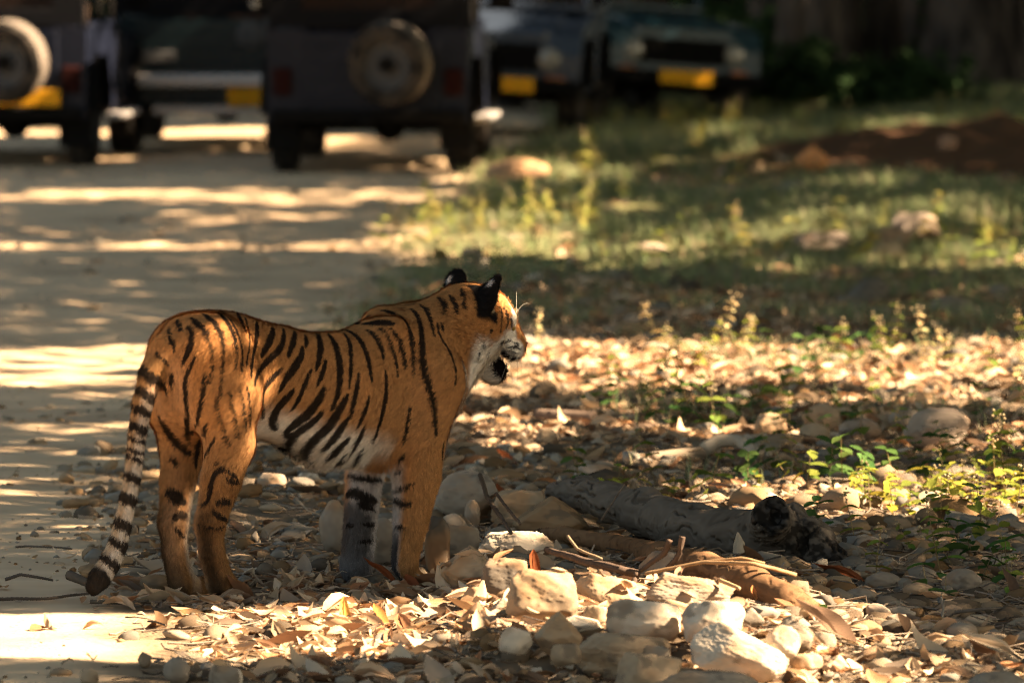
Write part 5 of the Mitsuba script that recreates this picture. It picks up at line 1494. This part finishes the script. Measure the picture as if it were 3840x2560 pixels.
# ---- dry leaves
def leaf_protos():
    r = np.random.default_rng(23)
    out = []
    tones = [[.40, .31, .22], [.30, .215, .14], [.27, .165, .095], [.38, .32, .25], [.46, .38, .28], [.19, .145, .11], [.33, .26, .18], [.29, .245, .20], [.22, .13, .08], [.42, .35, .26]]
    for i in range(10):
        nu, nv = 6, 3
        t, e = np.meshgrid(np.linspace(0, 1, nu), np.linspace(-1, 1, nv), indexing='ij')
        wid = .30 * np.sin(np.pi * np.clip(t, .02, .985)) ** .75 * (1 - .25 * t)
        curl, bend, twist = r.uniform(.6, 2.6) * r.choice([1, 1, -1]), r.uniform(-1.2, 1.4), r.uniform(-.9, .9)
        a = e * curl * wid / .30
        x = np.where(abs(curl) > .05, np.sin(a) / curl, e) * .30 * 1.0 * np.minimum(wid / .30, 1) ** .25
        zc = (1 - np.cos(a)) / curl * .30 * 1.1
        al = (t - .5) * bend
        y = np.sin(al) / bend; zb = (1 - np.cos(al)) / bend
        tw = (t - .5) * twist
        X = x * np.cos(tw) - zc * np.sin(tw)
        Zv = x * np.sin(tw) + zc * np.cos(tw) + zb
        v = np.stack([X, y, Zv], -1).reshape(-1, 3)
        v += (meshkit.noise(v * 7 + i * 3, 5)[:, None] - .5) * [0.02, .02, .05]
        ii, jj = np.meshgrid(np.arange(nu - 1), np.arange(nv - 1), indexing='ij')
        k = (ii * nv + jj).ravel()
        f = np.vstack([np.stack([k, k + nv, k + nv + 1], 1), np.stack([k, k + nv + 1, k + 1], 1)])
        c = np.array(tones[i]) * [1.2, 1.1, 1.0] * (.78 + .44 * meshkit.fbm(v * 5 + i, 3, i))[:, None]
        c[(np.abs(e) < .1).ravel()] *= 1.08
        v[:, 2] -= v[:, 2].min()
        out.append((v, f, np.clip(c, 0, .9)))
    return out


scene['dry_leaf'] = {'type': 'principledthin', 'base_color': {'type': 'mesh_attribute', 'name': 'vertex_color'}, 'roughness': .6, 'diff_trans': .35, 'spec_trans': 0.0, 'eta': 1.3}
scene['green_leaf'] = {'type': 'principledthin', 'base_color': {'type': 'mesh_attribute', 'name': 'vertex_color'}, 'roughness': .5, 'diff_trans': .6, 'spec_trans': 0.0, 'eta': 1.3}


def leaves():
    r = np.random.default_rng(24)
    out = off_track(.3, .35)
    z = [(-1.3, 1.6, 22.2, 24.4, 520, both(off_track(.25, .52), lambda x, y: 1 - .35 * ss(.0, .5, x) - .5 * ss(.7, 1.0, x) * ss(22.9, 23.3, y))), (-1.4, 1.6, 24.4, 25.4, 520, both(off_track(.35, .25), lambda x, y: 1 - .85 * ss(.3, .8, x))),
         (-1.08, .05, 22.8, 24.5, 420, lambda x, y: ss(-1.08, -.75, x)), (-1.2, -.1, 24.5, 25.2, 200, lambda x, y: ss(-1.2, -.95, x)),
         (-1.5, .2, 25.2, 27.4, 330, both(out, patches(1.8, .36, .55, 41))), (-.4, .8, 25.4, 28.5, 160, patches(1.5, .35, .6, 42, out)), (.8, 2.2, 25.4, 28.5, 60, out), (-.4, 2.2, 28.5, 31, 300, patches(1.5, .35, .6, 42, out)), (-1.2, 2.8, 31, 38, 480, patches(1.2, .22, .42, 43, out)), (-1, 3.2, 38, 42, 160, out), (-1, 5, 38, 58, 26, out),
         (-2.2, -.9, 22.2, 27, 5, None)]
    p = scatter_points(r, z, clear=False)
    k = len(p)
    s = np.clip(.048 * np.exp(r.normal(0, .48, k)), .014, .13)
    inside = np.zeros(k)
    for sx, sy, rx, ry in ROCKS[:33]:
        inside = np.maximum(inside, ((p[:, 0] - sx) / rx) ** 2 + ((p[:, 1] - sy) / ry) ** 2 < 1)
    for px, py in ((850, 2230), (700, 2228), (900, 2225), (740, 2225), (1540, 2170), (1350, 2190)):
        g = gp(px, py); inside = np.maximum(inside, (p[:, 0] - g[0]) ** 2 + ((p[:, 1] - g[1]) * .6) ** 2 < .115 ** 2)
    keep = inside < .5
    p, s = p[keep], s[keep]; k = len(p)
    p[:, 2] += r.random(k) ** 2 * .022 * (p[:, 1] < 26) + .001

    def lab(q):
        x, y, _ = q
        if y < 24.4:
            return 'curled dry leaf in the near litter in front of the tiger', 'dry leaves of the near litter'
        if y < 27.5 and x < 0:
            return 'curled dry leaf lying under or behind the legs of the tiger', 'dry leaves around the legs'
        return 'dry leaf on the stony ground to the right of the tiger', 'dry leaves of the stony ground'
    spread(leaf_protos(), p, rotations(k, r, 17), s * 1.35, r.random(k), 'dry_leaf', 'dry_leaf', '', 'leaf', '', 'dry_leaves', True, 300, lab)


def leaves_on_heap():
    """Dry leaves caught on the stones of the heap."""
    r = np.random.default_rng(28)
    v, f, _ = cat([m for m in TOPS if m[0][:, 1].mean() < 26 and m[0][:, 0].mean() > -.35])
    M = trimesh.Trimesh(v, f, process=False)
    k = 420
    q = np.stack([r.uniform(-.25, 1.05, k), r.uniform(22.5, 25.3, k), np.full(k, 1.0)], 1)
    loc, ri, ti = M.ray.intersects_location(q, np.tile([0, 0, -1.0], (k, 1)), multiple_hits=False)
    n = M.face_normals[ti]
    p = loc[n[:, 2] > .55] + [0, 0, .004]
    k = len(p)
    pr = leaf_protos()
    kind = r.integers(0, len(pr), k)
    R, s = rotations(k, r, 16), r.uniform(.05, .10, k)
    for i in range(k):
        v, f, c = pr[kind[i]]
        key = free('stone_leaf')
        scene[key] = ply((v @ (R[i] * s[i]).T + p[i], f), 'dry_leaf', True, color=np.clip(c * TINTS[i % 4], 0, .9))
        tag(key, 'dry leaf lying on top of one of the stones of the heap', 'leaf', 'dry leaves on the stones of the heap')


def one_leaf(px, py, size, proto, turn, lean, label, colour=None, lift=0.0):
    v, f, c = LP[proto]
    g = onto(px, py, lift)
    a, b = math.radians(turn), math.radians(lean)
    v = v * size
    v = np.stack([v[:, 0], v[:, 1] * math.cos(b) - v[:, 2] * math.sin(b), v[:, 1] * math.sin(b) + v[:, 2] * math.cos(b)], 1)
    v = np.stack([v[:, 0] * math.cos(a) - v[:, 1] * math.sin(a), v[:, 0] * math.sin(a) + v[:, 1] * math.cos(a), v[:, 2]], 1)
    v[:, 2] -= v[:, 2].min()
    key = put('dry_leaf', (v + g, f), 'dry_leaf', True, None, color=np.clip(c if colour is None else c / c.mean(0) * colour, 0, .9))
    tag(key, label, 'leaf')


LP = leaf_protos()
RED = np.array([.27, .085, .035])
one_leaf(1425, 2205, .15, 2, 80, 40, 'big red brown leaf standing up in front of the left front paw', RED * .55, .0)
one_leaf(1540, 2212, .12, 8, 20, 25, 'red brown leaf lying against the right front paw', RED * .8)
one_leaf(1140, 2228, .10, 3, 90, 6, 'greenish brown leaf lying flat between the hind and front paws', np.array([.20, .19, .08]))
one_leaf(1420, 2360, .11, 8, 40, 50, 'orange brown leaf standing up in the sunlit litter', np.array([.42, .16, .05]))
one_leaf(1290, 2345, .10, 6, 10, 70, 'golden leaf standing on edge in the sunlit litter', np.array([.50, .29, .08]))
one_leaf(1190, 1870, .22, 5, 85, 10, 'dark brown curled leaf on the gravel between hind and front legs', np.array([.13, .08, .05]))
one_leaf(1880, 1905, .11, 2, 30, 50, 'red brown leaf hanging on the dark forked twig', RED * .8, .06)
one_leaf(2000, 2170, .10, 8, 15, 75, 'small dark red leaf standing on edge below the brown branch', RED * .6, .05)
one_leaf(3150, 2192, .19, 2, 80, 20, 'large dark red curled leaf at the right end of the log', RED * .62)
one_leaf(3080, 2395, .24, 5, 60, 30, 'long dark curled leaf below the tip of the brown branch', np.array([.16, .10, .065]), .01)
one_leaf(3480, 2460, .20, 9, 70, 30, 'pale folded leaf pointing up in the sun at bottom right', None, .01)
one_leaf(3720, 2480, .22, 4, 80, 22, 'long pale leaf with an orange tip at bottom right', None, .01)
one_leaf(3780, 2260, .14, 5, 40, 55, 'dark crumpled leaf standing in the shaded gravel at far right', np.array([.10, .065, .045]))
one_leaf(2825, 2250, .055, 6, 20, 60, 'orange leaf standing on edge behind the glaring slabs', np.array([.40, .18, .07]), .03)
one_leaf(1760, 2330, .18, 5, 75, 25, 'dark brown leaf in the shade left of the tall tan stone', np.array([.20, .115, .06]))
one_leaf(1790, 2395, .09, 4, 10, 75, 'small bright leaf standing on edge left of the stone pile', None)
one_leaf(1895, 1745, .12, 8, 60, 35, 'red brown pointed leaf behind the rounded boulder', RED * .5)
one_leaf(3170, 1318, .16, 8, 80, 30, 'red brown leaf in the shade above the sunlit band at right', RED * .45)
one_leaf(2440, 2325, .11, 2, 60, 15, 'orange brown curled leaf lying on the glaring slabs', np.array([.40, .20, .09]), .05)


# ---- fine twigs
def twig_mass():
    r = np.random.default_rng(25)
    p = scatter_points(r, [(-1.4, 1.7, 22.3, 26.5, 70, off_track(.3, .2)), (.0, 1.9, 22.6, 26.2, 90, None), (-.8, 2.4, 26.5, 34, 22, off_track(.3, .2))])
    ms = []
    for q in p:
        L, a = r.uniform(.05, .22), r.uniform(0, 2 * np.pi)
        t = np.linspace(-.5, .5, 5)
        d = np.array([math.cos(a), math.sin(a), r.normal(0, .10)])
        w = np.stack([r.normal(0, .012, 5), r.normal(0, .012, 5), np.abs(r.normal(0, .008, 5))], 1) * L / .12
        v, f = tube(q + [0, 0, .012] + t[:, None] * L * d + w, np.linspace(.0026, .0014, 5) * r.uniform(.7, 1.6), 4)
        ms.append((v, f, np.tile(np.array([.20, .155, .115]) * r.uniform(.4, 1.6), (len(v), 1))))
    v, f, c = cat(ms)
    scene['twigs'] = ply((v, f), 'vertex_matte', True, color=np.clip(c, 0, .8))
    tag('twigs', kind='stuff')


# ---- weeds: small plants with pairs of leaves on a thin stem
def weed_proto(seed, tall, pairs, leaf, hue, seedhead=False):
    r = np.random.default_rng(seed)
    ms = []
    t = np.linspace(0, 1, 5)
    b = r.normal(0, .10, 2)
    st = np.stack([b[0] * t ** 2, b[1] * t ** 2, t], 1) * tall
    v, f = tube(st, np.linspace(.0022, .0011, 5), 4)
    ms.append((v, f, np.tile([.22, .17, .09], (len(v), 1))))
    for i in range(pairs):
        h = (.35 + .65 * i / max(1, pairs - 1))
        base = np.array([np.interp(h, t, st[:, k]) for k in range(3)])
        for a in (0, np.pi) if i % 2 else (np.pi / 2, 3 * np.pi / 2):
            a += r.normal(0, .5)
            L = leaf * r.uniform(.65, 1.15) * (1.15 - .4 * h)
            d = np.array([math.cos(a), math.sin(a), r.uniform(-.15, .35)])
            s = np.array([-math.sin(a), math.cos(a), r.normal(0, .2)])
            u = np.linspace(0, 1, 5)
            w = np.sin(np.pi * np.clip(u, .03, .97)) ** .8 * .36
            mid = base + d * (u[:, None] * L) - np.array([0, 0, 1]) * (u ** 2)[:, None] * L * .25
            vv = np.concatenate([mid - s * (w * L)[:, None] + [0, 0, .10 * L], mid, mid + s * (w * L)[:, None] + [0, 0, .10 * L]])
            ff = []
            for j in range(4):
                for o in (0, 5):
                    ff += [[o + j, o + j + 1, o + 6 + j], [o + j, o + 6 + j, o + 5 + j]]
            ms.append((vv, np.array(ff), np.tile(np.array(hue) * r.uniform(.75, 1.3) * [r.uniform(.85, 1.25), 1, 1], (15, 1))))
    if seedhead:
        for k in range(9):
            q = st[-1] + r.normal(0, .010, 3) * [1, 1, 2.2]
            m = trimesh.creation.icosphere(0, .0045)
            ms.append((m.vertices + q, np.array(m.faces), np.tile([.50, .40, .24], (len(m.vertices), 1))))
    return cat(ms)


YG, DG, FG = [.26, .27, .045], [.055, .105, .03], [.15, .20, .04]


def weeds():
    r = np.random.default_rng(26)
    pr = [weed_proto(1, .10, 3, .045, YG), weed_proto(2, .13, 3, .05, YG, True), weed_proto(3, .09, 2, .05, YG), weed_proto(4, .11, 3, .055, FG), weed_proto(5, .14, 3, .05, YG), weed_proto(6, .08, 3, .04, YG)]
    p = scatter_points(r, [(.55, 2.1, 27.5, 28.9, 80, patches(1.9, .38, .52, 51)), (.25, .75, 27.7, 28.3, 55, None)], False)
    k = len(p)
    spread(pr, p, rotations(k, r, 12), r.uniform(.75, 1.3, k), r.random(k) * .7, 'green_leaf', 'weed_plant', 'small yellow green leafy weed in the sunlit patch behind the right end of the log', 'weed', 'yellow weeds in the sun behind the log', 'weeds_sunlit', True, 100)
    pr = [weed_proto(11, .12, 3, .06, DG), weed_proto(12, .16, 4, .055, DG), weed_proto(13, .14, 3, .06, FG, True), weed_proto(14, .10, 2, .07, DG), weed_proto(15, .20, 4, .05, FG, True)]
    p = scatter_points(r, [(.5, 2.2, 24.6, 27.4, 13, lambda x, y: ss(.9, 1.5, x + (y - 26) * .15)), (.2, 2.4, 28.9, 33.5, 20, patches(1.4, .42, .55, 52)), (.5, 2.8, 33.5, 37.5, 9, patches(1.2, .45, .6, 53))], False)
    k = len(p)
    spread(pr, p, rotations(k, r, 14), r.uniform(.7, 1.4, k), r.random(k), 'green_leaf', 'weed_plant', 'green leafy weed growing between the stones on the right', 'weed', 'green weeds among the stones at right', 'weeds_shaded', True, 70)
    # the taller weeds of the sunlit band and of the grass
    pr = [weed_proto(21, .15, 4, .05, [.36, .33, .12], True), weed_proto(22, .20, 5, .04, [.40, .35, .16], True), weed_proto(23, .11, 3, .07, FG), weed_proto(24, .15, 4, .05, YG, True), weed_proto(25, .22, 6, .035, [.42, .36, .18], True)]
    p = np.array([gp(x, y) for x, y in ((2500, 1330), (2480, 1342), (2540, 1338), (2670, 1338), (2690, 1345), (2770, 1335), (2785, 1345), (2740, 1340), (2800, 1338), (3480, 1385), (3510, 1392), (3470, 1400), (3720, 1415), (3330, 1370), (2010, 1325), (3590, 1420), (3820, 1450), (2270, 1430), (2620, 1400), (2900, 1450), (3150, 1400))])
    k = len(p)
    spread(pr, p, rotations(k, r, 8), r.uniform(.8, 1.25, k), r.random(k) * .5, 'green_leaf', 'weed_plant', 'taller pale flowering weed along the far edge of the sunlit band of litter', 'weed', 'tall weeds along the sunlit band', 'weeds_band', True, 200)
    pr = [weed_proto(31, .20, 4, .06, [.22, .25, .06], True), weed_proto(32, .26, 5, .06, [.26, .27, .07], True), weed_proto(33, .15, 3, .07, FG), weed_proto(34, .20, 4, .07, [.28, .28, .08])]
    p = scatter_points(r, [(-.9, .5, 45.4, 49.6, 12, patches(.9, .38, .52, 57, off_track(.3, -.1))), (-.9, 3.2, 43.5, 50, 5, patches(.8, .42, .55, 54, off_track(.3, .0))), (-.2, 4.5, 50, 60, 2.6, patches(.7, .40, .6, 55, off_track(.3, .3))), (0.6, 6, 60, 70, 2, patches(.6, .40, .6, 56))], False)
    k = len(p)
    spread(pr, p, rotations(k, r, 10), r.uniform(.7, 1.35, k), r.random(k) * .7, 'green_leaf', 'weed_plant', 'blurred leafy weed standing in the grass between the litter and the cars', 'weed', 'weeds in the grass behind', 'weeds_far', True, 90)


def grass():
    r = np.random.default_rng(27)
    g = off_track(.35, .15)
    p = scatter_points(r, [(-1.2, 3.4, 37.5, 44, 260, patches(1.1, .38, .56, 61, g)), (-1, 4, 44, 52, 300, patches(.9, .36, .54, 62, g)), (-.6, 5, 52, 64, 220, patches(.8, .34, .5, 63, g)), (.2, 6.5, 64, 76, 260, patches(.7, .2, .4, 64, g)), (0.4, 2.6, 29, 38, 60, patches(1.3, .5, .6, 65))], False)
    k = len(p)
    bank = np.exp(-(((p[:, 0] - 4.4) / 2.6) ** 4 + ((p[:, 1] - 58.0) / 2.2) ** 2))
    p = p[bank < .35]; k = len(p)
    n = 3
    P = np.repeat(p, n, 0) + np.c_[r.normal(0, .03, (k * n, 2)), np.zeros(k * n)]
    near_cars = (P[:, 1] > 61) & (P[:, 0] < 2.7)
    P = P[~near_cars | (r.random(len(P)) < .25)]
    K = len(P)
    h = r.uniform(.03, .11, K) * (1 + .3 * ss(44, 52, P[:, 1]))
    a = r.uniform(0, 2 * np.pi, K)
    d = np.stack([np.cos(a), np.sin(a), np.zeros(K)], 1)
    s = np.stack([-np.sin(a), np.cos(a), np.zeros(K)], 1)
    w = (.003 + .003 * ss(40, 60, P[:, 1]))[:, None] * (0.7 + .6 * r.random((K, 1)))
    lean = r.uniform(.1, .8, K)[:, None]
    H = h[:, None]
    v = np.stack([P - s * w, P + s * w, P + d * H * lean * .4 - s * w * .7 + TU * H * .6, P + d * H * lean * .4 + s * w * .7 + TU * H * .6, P + d * H * lean + TU * H * .95], 1)
    f = np.array([[0, 1, 3], [0, 3, 2], [2, 3, 4]])
    base = np.array([[.17, .21, .10], [.21, .23, .115], [.27, .235, .15], [.21, .23, .12], [.14, .19, .09]])[r.integers(0, 5, K)] * r.uniform(.7, 1.3, (K, 1))
    scene['grass'] = ply((v.reshape(-1, 3), (f[None] + 5 * np.arange(K)[:, None, None]).reshape(-1, 3)), 'green_leaf', False, color=np.repeat(base, 5, 0))
    tag('grass', kind='stuff')


def blade(pts, label):
    p = np.array([at_y(*q) for q in pts])
    t = np.linspace(0, 1, len(p)); u = np.linspace(0, 1, 16)
    from scipy.interpolate import CubicSpline
    p = CubicSpline(t, p)(u)
    v, f = tube(p, np.linspace(.005, .0015, 16), 4)
    key = put('grass_blade', (v, f), 'green_leaf', True, None, color=np.tile([.17, .22, .06], (len(v), 1)))
    tag(key, label, 'grass')


def sprig():
    key = 'leafy_sprig'
    tag(key, 'thin green sprig with three leaves in front of the stones at bottom right', 'plant')
    p = np.array([at_y(x, y, 23.35) for x, y in ((3078, 2460), (3068, 2380), (3062, 2320), (3075, 2260))])
    t = np.linspace(0, 1, 4); u = np.linspace(0, 1, 10)
    p = np.stack([np.interp(u, t, p[:, i]) for i in range(3)], 1)
    v, f = tube(p, .0018, 5)
    put('stem', (v, f), 'vertex_matte', True, key, color=np.tile([.16, .13, .06], (len(v), 1)))
    for (x0, y0, x1, y1, w) in ((3062, 2345, 3072, 2438, .034), (3068, 2310, 3106, 2372, .022), (3076, 2265, 3080, 2300, .022)):
        a, b = at_y(x0, y0, 23.33), at_y(x1, y1, 23.28)
        u = np.linspace(0, 1, 8)
        mid = a + (b - a) * u[:, None]
        s = unit(np.cross(b - a, [.2, 1, 0]))
        ww = np.sin(np.pi * np.clip(u, .02, .98)) ** .7 * w
        vv = np.concatenate([mid - s * ww[:, None] + [0, -.008, 0], mid, mid + s * ww[:, None] + [0, -.008, 0]])
        ff = []
        for j in range(7):
            for o in (0, 8):
                ff += [[o + j, o + j + 1, o + 9 + j], [o + j, o + 9 + j, o + 8 + j]]
        put('leaf', (vv, np.array(ff)), 'green_leaf', True, key, color=np.tile([.10, .16, .03], (24, 1)))


pebbles(); leaves(); leaves_on_heap(); twig_mass(); weeds(); grass(); sprig()
blade([(3460, 1190, 38.6), (3425, 1100, 38.6), (3455, 1040, 38.6), (3495, 1060, 38.6), (3525, 1190, 38.6)], 'long green grass blade arching over in the shade at right')
blade([(3380, 1170, 38.8), (3440, 1130, 38.8), (3490, 1160, 38.8)], 'low bent grass blade beside the arching blade')
